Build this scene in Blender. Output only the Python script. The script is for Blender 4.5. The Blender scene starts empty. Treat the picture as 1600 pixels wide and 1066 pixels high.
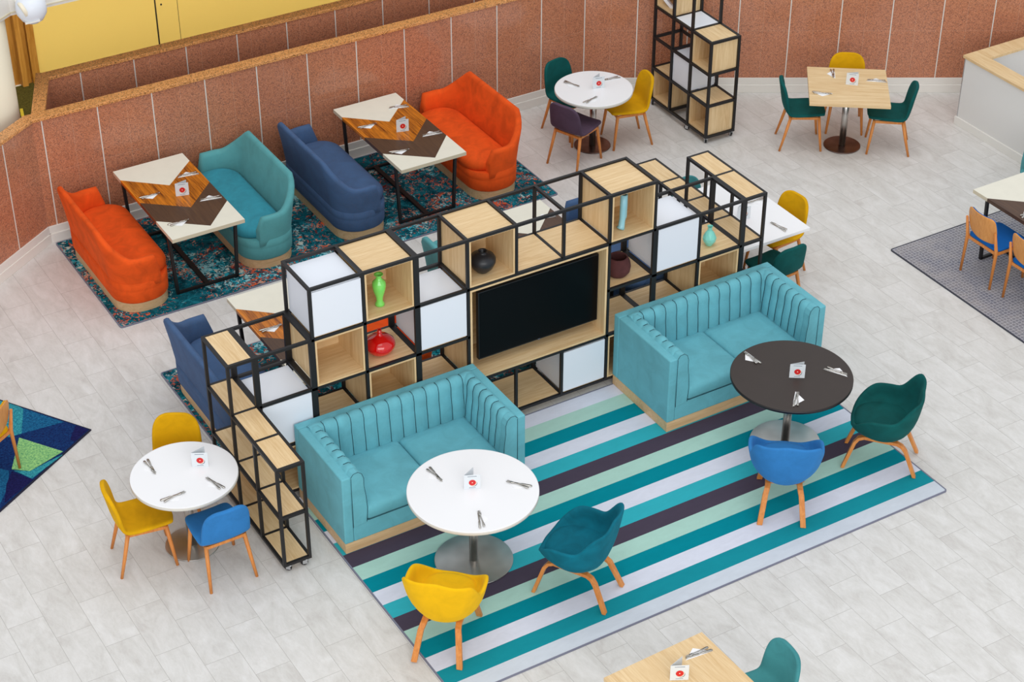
import bpy, bmesh, math, random
from mathutils import Vector, Matrix
random.seed(4)
C = bpy.context.scene
COL = C.collection
R = math.radians
PI = math.pi

# ------------------------------------------------------------------ camera, light, exposure
cam = bpy.data.objects.new('camera', bpy.data.cameras.new('camera'))
COL.objects.link(cam); C.camera = cam
cam.data.sensor_width = 36.0
cam.data.lens = 68.025
cam.data.clip_end = 200
cam.location = (-4.891, -12.2426, 10.7052)
cam.rotation_euler = (PI/2 - 0.60302, 0.0, -0.540436)

W = bpy.data.worlds.new('world'); C.world = W; W.use_nodes = True
bg = W.node_tree.nodes['Background']
bg.inputs[0].default_value = (0.93, 0.96, 1.0, 1)
bg.inputs[1].default_value = 0.74

def area_light(name, loc, target, size, power, col=(1, 1, 1)):
    l = bpy.data.lights.new(name, 'AREA'); l.shape = 'RECTANGLE'
    l.size, l.size_y = size; l.energy = power; l.color = col
    o = bpy.data.objects.new(name, l); COL.objects.link(o); o.location = loc
    o.rotation_euler = (Vector(target) - Vector(loc)).to_track_quat('-Z', 'Y').to_euler()
    return o
area_light('atrium_skylight', (3.5, 1.0, 17.0), (3.5, 1.0, 0), (14, 10), 600, (1.0, 0.985, 0.96))
area_light('camera_side_fill', (-5.0, -17.0, 8.0), (3.5, 2.0, 0.5), (16, 9), 1500, (1.0, 0.99, 0.97))  # added fill from behind the camera, brightens the upright faces
sun = bpy.data.objects.new('daylight', bpy.data.lights.new('daylight', 'SUN'))
sun.data.energy = 0.22; sun.data.angle = R(28); sun.data.color = (1, 0.97, 0.92)
sun.rotation_euler = (R(24), R(-12), 0); sun.location = (0, -4, 14); COL.objects.link(sun)
C.view_settings.view_transform = 'Standard'
C.view_settings.look = 'None'
C.view_settings.gamma = 1.0
C.view_settings.use_curve_mapping = False
C.view_settings.exposure = 0.0

# ------------------------------------------------------------------ materials
def lin(c):
    c /= 255.0
    return c/12.92 if c <= 0.04045 else ((c+0.055)/1.055)**2.4
def rgb(r, g, b): return (lin(r), lin(g), lin(b), 1)

class NT:
    def __init__(s, name, rough=0.6, metal=0.0):
        s.m = bpy.data.materials.new(name); s.m.use_nodes = True
        s.t = s.m.node_tree; s.n = s.t.nodes; s.b = s.n['Principled BSDF']
        s.b.inputs['Roughness'].default_value = rough
        s.b.inputs['Metallic'].default_value = metal
    def add(s, kind, **kw):
        n = s.n.new(kind)
        for k, v in kw.items(): setattr(n, k, v)
        return n
    def link(s, a, b): s.t.links.new(a, b)
    def coord(s, which='Object', scale=(1, 1, 1), rot=(0, 0, 0), loc=(0, 0, 0)):
        c = s.add('ShaderNodeTexCoord'); m = s.add('ShaderNodeMapping')
        m.inputs['Scale'].default_value = scale; m.inputs['Rotation'].default_value = rot
        m.inputs['Location'].default_value = loc
        s.link(c.outputs[which], m.inputs['Vector']); return m.outputs['Vector']
    def noise(s, vec, scale, detail=4, rough=0.55, dist=0.0):
        n = s.add('ShaderNodeTexNoise'); s.link(vec, n.inputs['Vector'])
        n.inputs['Scale'].default_value = scale; n.inputs['Detail'].default_value = detail
        n.inputs['Roughness'].default_value = rough; n.inputs['Distortion'].default_value = dist
        return n.outputs['Fac']
    def ramp(s, fac, stops, interp='LINEAR'):
        r = s.add('ShaderNodeValToRGB'); r.color_ramp.interpolation = interp
        e = r.color_ramp.elements
        while len(e) < len(stops): e.new(0.5)
        for i, (p, c) in enumerate(stops): e[i].position = p; e[i].color = c
        s.link(fac, r.inputs['Fac']); return r.outputs['Color']
    def mix(s, fac, a, b, blend='MIX'):
        m = s.add('ShaderNodeMix', data_type='RGBA', blend_type=blend)
        for i, v in ((0, fac), (6, a), (7, b)):
            if hasattr(v, 'links'): s.link(v, m.inputs[i])
            else: m.inputs[i].default_value = v
        return m.outputs[2]
    def math(s, op, a, b=0.0, c=0.0):
        m = s.add('ShaderNodeMath', operation=op)
        for i, v in ((0, a), (1, b), (2, c)):
            if hasattr(v, 'links'): s.link(v, m.inputs[i])
            else: m.inputs[i].default_value = v
        return m.outputs[0]
    def sep(s, vec):
        n = s.add('ShaderNodeSeparateXYZ'); s.link(vec, n.inputs[0]); return n.outputs
    def color(s, c):
        if hasattr(c, 'links'): s.link(c, s.b.inputs['Base Color'])
        else: s.b.inputs['Base Color'].default_value = c
    def bump(s, h, strength=0.3, dist=0.002):
        n = s.add('ShaderNodeBump'); n.inputs['Strength'].default_value = strength
        n.inputs['Distance'].default_value = dist
        s.link(h, n.inputs['Height']); s.link(n.outputs[0], s.b.inputs['Normal'])

def scl(c, k): return (min(1, c[0]*k), min(1, c[1]*k), min(1, c[2]*k), 1)

def plain(name, c, rough=0.5, metal=0.0, var=0.0, coat=0.0):
    t = NT(name, rough, metal)
    if var:
        f = t.noise(t.coord(), 9.0, 3)
        t.color(t.ramp(f, [(0.3, scl(c, 1-var)), (0.7, scl(c, 1+var))]))
    else: t.color(c)
    if coat: t.b.inputs['Coat Weight'].default_value = coat; t.b.inputs['Coat Roughness'].default_value = 0.08
    return t.m

def velvet(name, c, var=0.2, sheen=0.25, weave=0.0, weave_col=None, tint=None):
    t = NT(name, 0.85)
    v = t.coord()
    f = t.noise(v, 5.5, 4, 0.6, 0.6)
    col = t.ramp(f, [(0.28, scl(c, 1-var)), (0.5, c), (0.75, scl(c, 1+var))])
    if weave:
        g = t.noise(t.coord(scale=(1, 1, 0.35)), 190, 2, 0.6)
        col = t.mix(t.math('MULTIPLY', g, weave), col, weave_col or scl(c, 1.8))
    t.color(col)
    t.b.inputs['Sheen Weight'].default_value = sheen
    t.b.inputs['Sheen Roughness'].default_value = 0.4
    t.b.inputs['Sheen Tint'].default_value = tint or scl(c, 2.0)
    t.b.inputs['Specular IOR Level'].default_value = 0.2
    t.bump(t.noise(t.coord(), 420, 2), 0.25, 0.0015)
    return t.m

def wood(name, c, dark, axis=0, scale=1.0, rough=0.45, contrast=1.0):
    t = NT(name, rough)
    s = [14*scale]*3; s[axis] = 0.9*scale
    v = t.coord(scale=tuple(s))
    f = t.noise(v, 1.6, 6, 0.62, 1.2)
    g = t.noise(t.coord(scale=tuple(x*5 for x in s)), 2.0, 3, 0.6)
    k = t.math('ADD', t.math('MULTIPLY', f, 0.7), t.math('MULTIPLY', g, 0.3))
    lo, hi = 0.5-0.16/contrast, 0.5+0.14/contrast
    t.color(t.ramp(k, [(lo, dark), (hi, c)]))
    t.b.inputs['Specular IOR Level'].default_value = 0.35
    return t.m

M = {}
OAK, OAKD = rgb(236, 208, 163), rgb(212, 176, 125)
M['oak_x'] = wood('pale_oak_grain_across', OAK, OAKD, 0)
M['oak_y'] = wood('pale_oak_grain_along', OAK, OAKD, 1)
M['oak_z'] = wood('pale_oak_grain_upright', OAK, OAKD, 2)
M['plinth'] = wood('pale_plinth_wood', rgb(228, 194, 150), rgb(205, 168, 120), 0)
M['beech'] = wood('warm_beech', rgb(226, 150, 80), rgb(200, 118, 52), 2, 1.0, 0.4)
M['ply'] = wood('oak_plywood', rgb(226, 160, 90), rgb(204, 134, 66), 2, 1.0, 0.4)
M['walnut'] = wood('amber_walnut', rgb(222, 132, 30), rgb(112, 52, 6), 1, 0.8, 0.3, 1.3)
M['wenge'] = wood('dark_brown_laminate', rgb(92, 66, 48), rgb(70, 48, 36), 1, 1, 0.35)
M['cream'] = plain('cream_laminate', rgb(232, 228, 212), 0.35, var=0.02)
M['cream_edge'] = plain('cream_edge', rgb(216, 205, 178), 0.5)
M['white_top'] = plain('white_laminate', rgb(243, 243, 245), 0.3)
M['white_edge'] = plain('white_edge_band', rgb(214, 210, 200), 0.5)
M['dark_top'] = plain('espresso_laminate', rgb(52, 42, 37), 0.5, var=0.04)
M['dark_edge'] = plain('black_edge', rgb(24, 22, 24), 0.4)
M['black'] = plain('black_powder_coat', rgb(20, 18, 20), 0.5)
M['acrylic'] = plain('frosted_white_acrylic', rgb(231, 236, 245), 0.35)
M['steel'] = NT('brushed_steel', 0.28, 1.0)
_v = M['steel'].noise(M['steel'].coord(), 3, 2)
M['steel'].color(M['steel'].ramp(_v, [(0.3, (0.42, 0.40, 0.38, 1)), (0.7, (0.66, 0.64, 0.61, 1))])); M['steel'] = M['steel'].m
M['base_dark'] = NT('bronzed_steel', 0.3, 1.0)
_v = M['base_dark'].noise(M['base_dark'].coord(), 4, 2)
M['base_dark'].color(M['base_dark'].ramp(_v, [(0.3, (0.13, 0.09, 0.08, 1)), (0.7, (0.26, 0.19, 0.17, 1))])); M['base_dark'] = M['base_dark'].m
M['chrome'] = plain('zinc_plate', (0.62, 0.63, 0.65, 1), 0.25, 1.0)
M['cutlery'] = plain('polished_cutlery', (0.56, 0.54, 0.50, 1), 0.25, 1.0)
M['rubber'] = plain('black_rubber', rgb(26, 26, 28), 0.6)
M['paper'] = plain('white_napkin', rgb(246, 246, 248), 0.8)
M['card'] = plain('menu_card', rgb(224, 230, 234), 0.5)
M['card_in'] = plain('menu_card_reverse', rgb(205, 210, 214), 0.5)
M['ink'] = plain('menu_print', rgb(96, 110, 130), 0.6)
M['red_fruit'] = plain('printed_red_fruit', rgb(214, 34, 36), 0.5)
M['fruit_rind'] = plain('printed_rind', rgb(248, 226, 206), 0.5)
M['fruit_blue'] = plain('printed_blue_grey', rgb(84, 110, 138), 0.5)
M['orange'] = velvet('burnt_orange_velvet', rgb(230, 86, 26), 0.22, 0.3, tint=rgb(255, 130, 60))
M['teal_weave'] = velvet('teal_wool', rgb(84, 160, 166), 0.14, 0.2, 0.35, rgb(120, 170, 165), tint=rgb(150, 200, 200))
M['teal_seat'] = velvet('turquoise_wool', rgb(44, 146, 168), 0.2, 0.2, 0.25, rgb(110, 160, 160), tint=rgb(150, 200, 200))
M['blue_weave'] = velvet('denim_blue_wool', rgb(52, 94, 138), 0.2, 0.2, 0.55, rgb(104, 104, 124), tint=rgb(130, 140, 180))
M['sofa'] = velvet('aqua_chenille', rgb(100, 176, 190), 0.14, 0.25, 0.25, rgb(140, 190, 198), tint=rgb(180, 220, 225))
M['seam'] = plain('dark_seam', rgb(28, 66, 76), 0.9)
M['yellow'] = velvet('mustard_velvet', rgb(218, 164, 4), 0.14, 0.2, tint=rgb(255, 215, 80))
M['gold'] = velvet('bright_yellow_velvet', rgb(240, 186, 10), 0.1, 0.2, tint=rgb(255, 230, 90))
M['green'] = velvet('bottle_green_velvet', rgb(8, 82, 80), 0.22, 0.15, tint=rgb(40, 140, 130))
M['dkteal'] = velvet('petrol_teal_velvet', rgb(4, 104, 124), 0.22, 0.2, tint=rgb(40, 160, 175))
M['teal'] = velvet('sea_teal_velvet', rgb(66, 138, 142), 0.16, 0.2, tint=rgb(120, 190, 190))
M['purple'] = velvet('plum_velvet', rgb(84, 66, 84), 0.16, 0.2, tint=rgb(140, 120, 150))
M['blue'] = velvet('cornflower_velvet', rgb(50, 124, 190), 0.12, 0.2, tint=rgb(120, 180, 230))
M['blue_pad'] = velvet('royal_blue_felt', rgb(16, 96, 172), 0.1, 0.1)
M['vase_green'] = plain('green_glaze', rgb(126, 226, 100), 0.12, coat=0.6)
M['vase_red'] = plain('red_glaze', rgb(214, 8, 10), 0.08, coat=0.8)
M['vase_black'] = plain('matt_black_ceramic', rgb(30, 32, 38), 0.38)
M['vase_maroon'] = plain('maroon_felt', rgb(84, 44, 44), 0.95, var=0.25)
M['vase_blue'] = plain('pale_blue_glaze', rgb(150, 208, 222), 0.25)
M['vase_mint'] = plain('mint_ceramic', rgb(130, 214, 200), 0.4)
M['ring'] = plain('white_ceramic', rgb(240, 240, 244), 0.4)
M['screen'] = plain('tv_glass', rgb(5, 5, 7), 0.3)
M['screen'].node_tree.nodes['Principled BSDF'].inputs['Specular IOR Level'].default_value = 0.15
M['bezel'] = plain('tv_bezel', rgb(22, 26, 32), 0.3)
M['logo'] = plain('tv_badge', rgb(90, 95, 105), 0.4)
M['paint'] = plain('white_gloss_paint', rgb(236, 234, 228), 0.35)
M['grey_wall'] = plain('pale_grey_paint', rgb(226, 225, 222), 0.6)
M['cream_col'] = plain('cream_paint', rgb(246, 236, 212), 0.6)
M['yellow_wall'] = plain('yellow_paint', rgb(236, 204, 112), 0.55)
M['door_wood'] = wood('brown_door_wood', rgb(196, 142, 66), rgb(158, 104, 36), 2)
M['dark_gap'] = plain('shadow_gap', rgb(40, 32, 22), 0.9)
M['joint'] = plain('steel_joint', rgb(226, 222, 214), 0.4)

def granite():
    t = NT('polished_red_granite', 0.16)
    v = t.coord()
    vo = t.add('ShaderNodeTexVoronoi'); vo.inputs['Scale'].default_value = 110; t.link(v, vo.inputs['Vector'])
    sp = t.sep(vo.outputs['Color'])
    vo2 = t.add('ShaderNodeTexVoronoi'); vo2.inputs['Scale'].default_value = 230; t.link(v, vo2.inputs['Vector'])
    sp2 = t.sep(vo2.outputs['Color'])
    a = t.ramp(sp[0], [(0.0, rgb(70, 64, 68)), (0.14, rgb(120, 90, 80)), (0.25, rgb(184, 120, 90)),
                       (0.6, rgb(206, 134, 96)), (1.0, rgb(226, 160, 124))])
    b = t.ramp(sp2[0], [(0.0, rgb(70, 62, 64)), (0.2, rgb(160, 110, 90)), (0.5, rgb(204, 132, 94)), (1.0, rgb(236, 178, 146))])
    c = t.mix(0.45, a, b)
    n = t.noise(t.coord(), 1.3, 3)
    c = t.mix(t.math('MULTIPLY', n, 0.5), c, rgb(158, 92, 64))
    xyz = t.sep(v)
    # faint seams between the slabs: half way between the metal joints, and one course line
    fx = t.math('FRACT', t.math('DIVIDE', xyz[0], 0.5967))
    d = t.math('ABSOLUTE', t.math('SUBTRACT', fx, 0.5))
    seam = t.math('LESS_THAN', d, 0.004)
    dz = t.math('ABSOLUTE', t.math('SUBTRACT', xyz[2], 0.80))
    seam2 = t.math('LESS_THAN', dz, 0.0022)
    s = t.math('MULTIPLY', t.math('MAXIMUM', seam, seam2), 0.35)
    c = t.mix(s, c, rgb(216, 176, 150))
    t.color(c); t.b.inputs['Specular IOR Level'].default_value = 0.5
    return t.m
M['granite'] = granite()
def granite_cap():
    t = NT('amber_granite', 0.3)
    v = t.coord()
    vo = t.add('ShaderNodeTexVoronoi'); vo.inputs['Scale'].default_value = 130; t.link(v, vo.inputs['Vector'])
    sp = t.sep(vo.outputs['Color'])
    t.color(t.ramp(sp[0], [(0.0, rgb(92, 70, 48)), (0.15, rgb(160, 108, 58)), (0.4, rgb(222, 150, 84)), (1.0, rgb(240, 178, 116))]))
    return t.m
M['granite_cap'] = granite_cap()

def floor_mat():
    t = NT('grey_stone_plank', 0.42)
    v = t.coord(rot=(0, 0, R(90)), loc=(0, 0, 0))
    # tiles 0.30 wide (along x) and 0.60 long (along y)
    c = t.add('ShaderNodeTexCoord'); sp = t.sep(c.outputs['Object'])
    cb = t.add('ShaderNodeCombineXYZ')
    t.link(t.math('ADD', sp[1], 0.884+12), cb.inputs[0]); t.link(t.math('ADD', sp[0], 2.08+12.0), cb.inputs[1])
    br = t.add('ShaderNodeTexBrick'); t.link(cb.outputs[0], br.inputs['Vector'])
    br.inputs['Scale'].default_value = 1.0; br.inputs['Brick Width'].default_value = 0.598
    br.inputs['Row Height'].default_value = 0.298; br.inputs['Mortar Size'].default_value = 0.0016
    br.inputs['Mortar Smooth'].default_value = 0.2
    br.inputs['Color1'].default_value = (0.0, 0.0, 0.0, 1); br.inputs['Color2'].default_value = (1, 1, 1, 1)
    br.inputs['Mortar'].default_value = (0.5, 0.5, 0.5, 1)
    br.offset = 0.5
    tone = t.sep(br.outputs['Color'])[0]
    # every tile gets its own cloudy figure
    off = t.add('ShaderNodeCombineXYZ'); t.link(t.math('MULTIPLY', tone, 17.0), off.inputs[2])
    va = t.add('ShaderNodeVectorMath', operation='ADD'); t.link(c.outputs['Object'], va.inputs[0]); t.link(off.outputs[0], va.inputs[1])
    mp = t.add('ShaderNodeMapping'); mp.inputs['Scale'].default_value = (1.9, 0.75, 1); t.link(va.outputs[0], mp.inputs['Vector'])
    n1 = t.noise(mp.outputs[0], 3.4, 8, 0.66, 0.8)
    n2 = t.noise(mp.outputs[0], 22, 5, 0.7, 0.4)
    k = t.math('ADD', t.math('MULTIPLY', n1, 0.72), t.math('MULTIPLY', n2, 0.28))
    k = t.math('ADD', k, t.math('MULTIPLY', t.math('SUBTRACT', tone, 0.5), 0.045))
    col = t.ramp(k, [(0.33, rgb(201, 197, 193)), (0.46, rgb(213, 211, 207)), (0.55, rgb(220, 218, 215)), (0.69, rgb(229, 228, 226))])
    col = t.mix(t.math('MULTIPLY', br.outputs['Fac'], 0.75), col, rgb(150, 145, 140))
    t.color(col); t.b.inputs['Specular IOR Level'].default_value = 0.3
    return t.m
M['floor'] = floor_mat()

def stripes_mat():
    t = NT('striped_carpet', 0.95)
    c = t.add('ShaderNodeTexCoord'); sp = t.sep(c.outputs['Object'])
    f = t.math('DIVIDE', t.math('SUBTRACT', -0.0265, sp[1]), 0.1787*16)
    WH, MI, DT, TE, DK = rgb(222, 226, 240), rgb(176, 216, 204), rgb(0, 138, 154), rgb(54, 178, 192), rgb(76, 68, 84)
    seq = [WH, MI, DT, WH, TE, DK, MI, DT, WH, TE, DK, MI, DT, WH, rgb(24, 146, 160), rgb(210, 218, 228)]
    col = t.ramp(f, [(i/16.0, q) for i, q in enumerate(seq)], 'CONSTANT')
    n = t.noise(t.coord(scale=(1, 2.5, 1)), 5, 6, 0.7, 0.5)
    col = t.mix(1.0, col, t.ramp(n, [(0.3, (0.91, 0.91, 0.91, 1)), (0.7, (1.0, 1.0, 1.0, 1))]), 'MULTIPLY')
    t.color(col); t.bump(t.noise(t.coord(), 500, 2), 0.4, 0.002)
    t.b.inputs['Specular IOR Level'].default_value = 0.1
    return t.m
M['stripes'] = stripes_mat()

def ornate_mat():
    t = NT('distressed_teal_carpet', 0.95)
    v = t.coord()
    w = t.noise(v, 3.0, 3, 0.6)
    base = t.ramp(t.noise(v, 7, 6, 0.75, 1.0), [(0.34, rgb(6, 38, 50)), (0.5, rgb(14, 88, 102)), (0.62, rgb(30, 128, 144)), (0.72, rgb(96, 178, 190))])
    vo = t.add('ShaderNodeTexVoronoi'); vo.inputs['Scale'].default_value = 16; t.link(v, vo.inputs['Vector'])
    vc = t.sep(vo.outputs['Color'])
    m = t.noise(v, 13, 5, 0.7, 2.2)
    m2 = t.noise(v, 2.2, 3, 0.6, 0.5)
    msk = t.math('GREATER_THAN', t.math('ADD', t.math('MULTIPLY', m, 0.65), t.math('MULTIPLY', m2, 0.35)), 0.549)
    warm = t.ramp(vc[0], [(0.0, rgb(200, 92, 62)), (0.35, rgb(214, 148, 120)), (0.6, rgb(120, 44, 44)), (0.8, rgb(224, 96, 50))], 'CONSTANT')
    col = t.mix(msk, base, warm)
    m3 = t.noise(t.coord(loc=(7, 3, 1)), 12, 5, 0.7, 2.4)
    m4 = t.noise(t.coord(loc=(2, 9, 4)), 2.6, 3, 0.6, 0.5)
    msk2 = t.math('GREATER_THAN', t.math('ADD', t.math('MULTIPLY', m3, 0.6), t.math('MULTIPLY', m4, 0.4)), 0.560)
    pale = t.ramp(vc[1], [(0.0, rgb(150, 206, 212)), (0.5, rgb(44, 168, 188)), (0.8, rgb(206, 212, 200))], 'CONSTANT')
    col = t.mix(msk2, col, pale)
    t.color(col); t.bump(t.noise(v, 400, 2), 0.4, 0.002)
    t.b.inputs['Specular IOR Level'].default_value = 0.1
    return t.m
M['ornate'] = ornate_mat()

def hexrug_mat():
    t = NT('grey_honeycomb_carpet', 0.95)
    v = t.coord()
    vo = t.add('ShaderNodeTexVoronoi', feature='DISTANCE_TO_EDGE'); vo.inputs['Scale'].default_value = 25
    vo.inputs['Randomness'].default_value = 0.35; t.link(v, vo.inputs['Vector'])
    e = t.math('LESS_THAN', vo.outputs['Distance'], 0.09)
    n = t.noise(v, 3.2, 5, 0.65)
    ground = t.ramp(n, [(0.35, rgb(112, 114, 128)), (0.6, rgb(146, 142, 144)), (0.75, rgb(128, 134, 156))])
    t.color(t.mix(t.math('MULTIPLY', e, 0.65), ground, rgb(196, 194, 198)))
    t.b.inputs['Specular IOR Level'].default_value = 0.1
    return t.m
M['hexrug'] = hexrug_mat()
def shag(name, c, c2):
    t = NT(name, 1.0)
    n = t.noise(t.coord(), 55, 4, 0.7, 0.6)
    t.color(t.ramp(n, [(0.35, c2), (0.62, c)])); t.bump(n, 0.9, 0.012)
    t.b.inputs['Specular IOR Level'].default_value = 0.1
    return t.m
M['shag_navy'] = shag('navy_shag', rgb(26, 64, 120), rgb(18, 30, 78))
M['shag_deep'] = shag('deep_navy_shag', rgb(34, 36, 92), rgb(22, 22, 66))
M['shag_blue'] = shag('sea_blue_shag', rgb(36, 116, 160), rgb(14, 62, 110))
M['shag_aqua'] = shag('aqua_shag', rgb(70, 176, 186), rgb(24, 104, 130))
M['shag_lime'] = shag('lime_shag', rgb(170, 222, 140), rgb(84, 160, 110))
M['rug_edge'] = plain('grey_rug_binding', rgb(122, 124, 142), 0.9)
M['rug_edge_dark'] = plain('charcoal_rug_binding', rgb(62, 64, 76), 0.9)
M['rug_edge_navy'] = plain('navy_rug_binding', rgb(24, 24, 52), 0.9)
M['office_carpet'] = shag('olive_carpet', rgb(92, 84, 36), rgb(50, 48, 22))
M['lime_line'] = plain('yellow_carpet_line', rgb(190, 170, 40), 0.9)

# ------------------------------------------------------------------ mesh building
class MB:
    def __init__(s): s.v = []; s.f = []; s.mi = []; s.sm = []; s.T = Matrix.Identity(4)
    def add(s, verts, faces, mi=0, smooth=False):
        o = len(s.v)
        s.v += [tuple(s.T @ Vector(p)) for p in verts]
        for f in faces: s.f.append([o+i for i in f]); s.mi.append(mi); s.sm.append(smooth)
        return s
    def box(s, a, b, mi=0):
        x0, y0, z0 = a; x1, y1, z1 = b
        return s.add([(x0,y0,z0),(x1,y0,z0),(x1,y1,z0),(x0,y1,z0),(x0,y0,z1),(x1,y0,z1),(x1,y1,z1),(x0,y1,z1)],
                     [(0,3,2,1),(4,5,6,7),(0,1,5,4),(1,2,6,5),(2,3,7,6),(3,0,4,7)], mi)
    def bar(s, p, q, w, h=None, mi=0, ref=(0, 0, 1)):
        h = h or w; p = Vector(p); q = Vector(q); d = (q-p).normalized()
        r = Vector(ref)
        if abs(d.dot(r)) > 0.99: r = Vector((0, 1, 0))
        a = d.cross(r).normalized(); b = a.cross(d).normalized()
        vs = []
        for e in (p, q):
            for i, j in ((-1,-1),(1,-1),(1,1),(-1,1)): vs.append(tuple(e + a*(i*w/2) + b*(j*h/2)))
        return s.add(vs, [(0,1,2,3),(7,6,5,4),(0,4,5,1),(1,5,6,2),(2,6,7,3),(3,7,4,0)], mi)
    def tube(s, pts, rad, seg=12, mi=0, smooth=True):
        pts = [Vector(p) for p in pts]
        if not hasattr(rad, '__len__'): rad = [rad]*len(pts)
        rings = []; prev = None
        for i, p in enumerate(pts):
            d = (pts[min(i+1, len(pts)-1)] - pts[max(i-1, 0)]).normalized()
            r = prev if prev is not None else (Vector((0, 1, 0)) if abs(d.y) < 0.9 else Vector((1, 0, 0)))
            a = (r - d*r.dot(d)).normalized(); b = d.cross(a); prev = a
            rings.append([tuple(p + a*math.cos(2*PI*k/seg)*rad[i] + b*math.sin(2*PI*k/seg)*rad[i]) for k in range(seg)])
        return s.rings(rings, True, True, mi, smooth)
    def rings(s, rings, closed=True, cap=True, mi=0, smooth=True, mfun=None):
        n = len(rings[0]); o = len(s.v); 
        for r in rings: s.v += [tuple(s.T @ Vector(p)) for p in r]
        for i in range(len(rings)-1):
            for k in range(n if closed else n-1):
                k2 = (k+1) % n
                s.f.append([o+i*n+k, o+i*n+k2, o+(i+1)*n+k2, o+(i+1)*n+k])
                s.mi.append(mfun(i, k) if mfun else mi); s.sm.append(smooth)
        if cap:
            s.f.append([o+k for k in range(n)][::-1]); s.mi.append(mi); s.sm.append(False)
            s.f.append([o+(len(rings)-1)*n+k for k in range(n)]); s.mi.append(mi); s.sm.append(False)
        return s
    def lathe(s, prof, seg=40, c=(0, 0), mi=0, smooth=True, cap=True):
        return s.rings([[(c[0]+r*math.cos(2*PI*k/seg), c[1]+r*math.sin(2*PI*k/seg), z) for k in range(seg)] for r, z in prof], True, cap, mi, smooth)
    def prism(s, poly, z0, z1, mi=0, side_mi=None):
        n = len(poly)
        vs = [(x, y, z0) for x, y in poly] + [(x, y, z1) for x, y in poly]
        s.add(vs, [list(range(n))[::-1], list(range(n, 2*n))], mi)
        return s.add(vs, [(i, (i+1) % n, n+(i+1) % n, n+i) for i in range(n)], mi if side_mi is None else side_mi)
    def build(s, name, mats, parent=None, bevel=0.0, bseg=2, sub=0, solid=0.0):
        me = bpy.data.meshes.new(name); me.from_pydata(s.v, [], s.f)
        if not isinstance(mats, (list, tuple)): mats = [mats]
        for m in mats: me.materials.append(M[m] if isinstance(m, str) else m)
        me.polygons.foreach_set('material_index', s.mi); me.polygons.foreach_set('use_smooth', s.sm)
        bm = bmesh.new(); bm.from_mesh(me); bmesh.ops.recalc_face_normals(bm, faces=bm.faces); bm.to_mesh(me); bm.free()
        o = bpy.data.objects.new(name, me); COL.objects.link(o)
        if parent is not None: o.parent = parent
        if solid:
            m = o.modifiers.new('thickness', 'SOLIDIFY'); m.thickness = solid; m.offset = 0
        if bevel:
            m = o.modifiers.new('bevel', 'BEVEL'); m.width = bevel; m.segments = bseg; m.limit_method = 'ANGLE'; m.angle_limit = R(40)
        if sub:
            m = o.modifiers.new('subdivision', 'SUBSURF'); m.levels = sub; m.render_levels = sub
        return o

def tag(o, label=None, cat=None, group=None, kind=None):
    if label: o['label'] = label
    if cat: o['category'] = cat
    if group: o['group'] = group
    if kind: o['kind'] = kind
    return o
def thing(name, label, cat, loc=(0, 0, 0), rz=0.0, group=None):
    o = bpy.data.objects.new(name, None); COL.objects.link(o)
    o.empty_display_size = 0.1
    o.location = loc; o.rotation_euler = (0, 0, rz)
    return tag(o, label, cat, group)
def children(o): return KIDS.get(o, [])
def copy_thing(src, label, loc, rz=0.0, group=None):
    def rec(o, par):
        c = o.copy(); COL.objects.link(c)
        if par is not None: c.parent = par
        for k in list(o.children): rec(k, c)
        return c
    r = rec(src, None)
    r.location = loc; r.rotation_euler = (0, 0, rz); r['label'] = label
    if group: r['group'] = group
    return r
def struct(o): return tag(o, kind='structure')
def rz_to(fx, fy): return math.atan2(-fx, fy)          # local +Y turned to face (fx, fy)
def smooth(a, b, x):
    t = max(0.0, min(1.0, (x-a)/(b-a))); return t*t*(3-2*t)
def rrect(hx, hy, r, n=8, e=1.0):
    pts = []
    for cx, cy, a0 in ((hx-r, hy-r, 0), (-hx+r, hy-r, 90), (-hx+r, -hy+r, 180), (hx-r, -hy+r, 270)):
        for k in range(n+1):
            a = R(a0 + 90*k/n); pts.append((cx+r*math.cos(a), cy+r*math.sin(a)))
    return pts

# ------------------------------------------------------------------ the room
struct(MB().box((-14, -16, -0.2), (18, 16, 0)).build('floor', 'floor'))

JP = 0.5967
def granite_wall(name, length, zt, loc, rz, thick=0.11, x0=0.0, joints=True, jphase=0.0):
    """a wall whose face is local y=0, running along +x"""
    w = MB().box((x0, 0, 0), (length, thick, zt)).build(name, 'granite')
    w.location = loc; w.rotation_euler = (0, 0, rz); struct(w)
    return w
def joints(loc, rz, xs, zt, n, z0=0.19):
    m = MB()
    for x in xs: m.box((x-0.006, -0.0035, z0), (x+0.006, 0.004, zt))
    o = m.build('trim_%d' % n, 'joint'); o.location = loc; o.rotation_euler = (0, 0, rz); struct(o)
def baseboard(name, loc, rz, x0, x1):
    m = MB()
    m.box((x0, -0.028, 0), (x1, 0.0, 0.105)); m.box((x0, -0.016, 0.105), (x1, 0.0, 0.19))
    o = m.build(name, 'paint', bevel=0.004); o.location = loc; o.rotation_euler = (0, 0, rz); struct(o)
def cap(n, loc, rz, x0, x1, y0=-0.018, y1=0.125, z=1.415, h=0.035):
    o = MB().box((x0, y0, z), (x1, y1, z+h)).build('trim_%d' % n, 'granite_cap', bevel=0.004)
    o.location = loc; o.rotation_euler = (0, 0, rz); struct(o)
FY = 5.17
ZT = 1.415
granite_wall('wall_back', 6.56, ZT, (0, FY, 0), 0, x0=-0.115)
joints((0, FY, 0), 0, [-0.015+JP*k for k in range(0, 12)], ZT, 1)
baseboard('baseboard_back', (0, FY, 0), 0, -0.13, 6.57)
cap(2, (0, FY, 0), 0, -0.175, 6.60)
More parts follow.
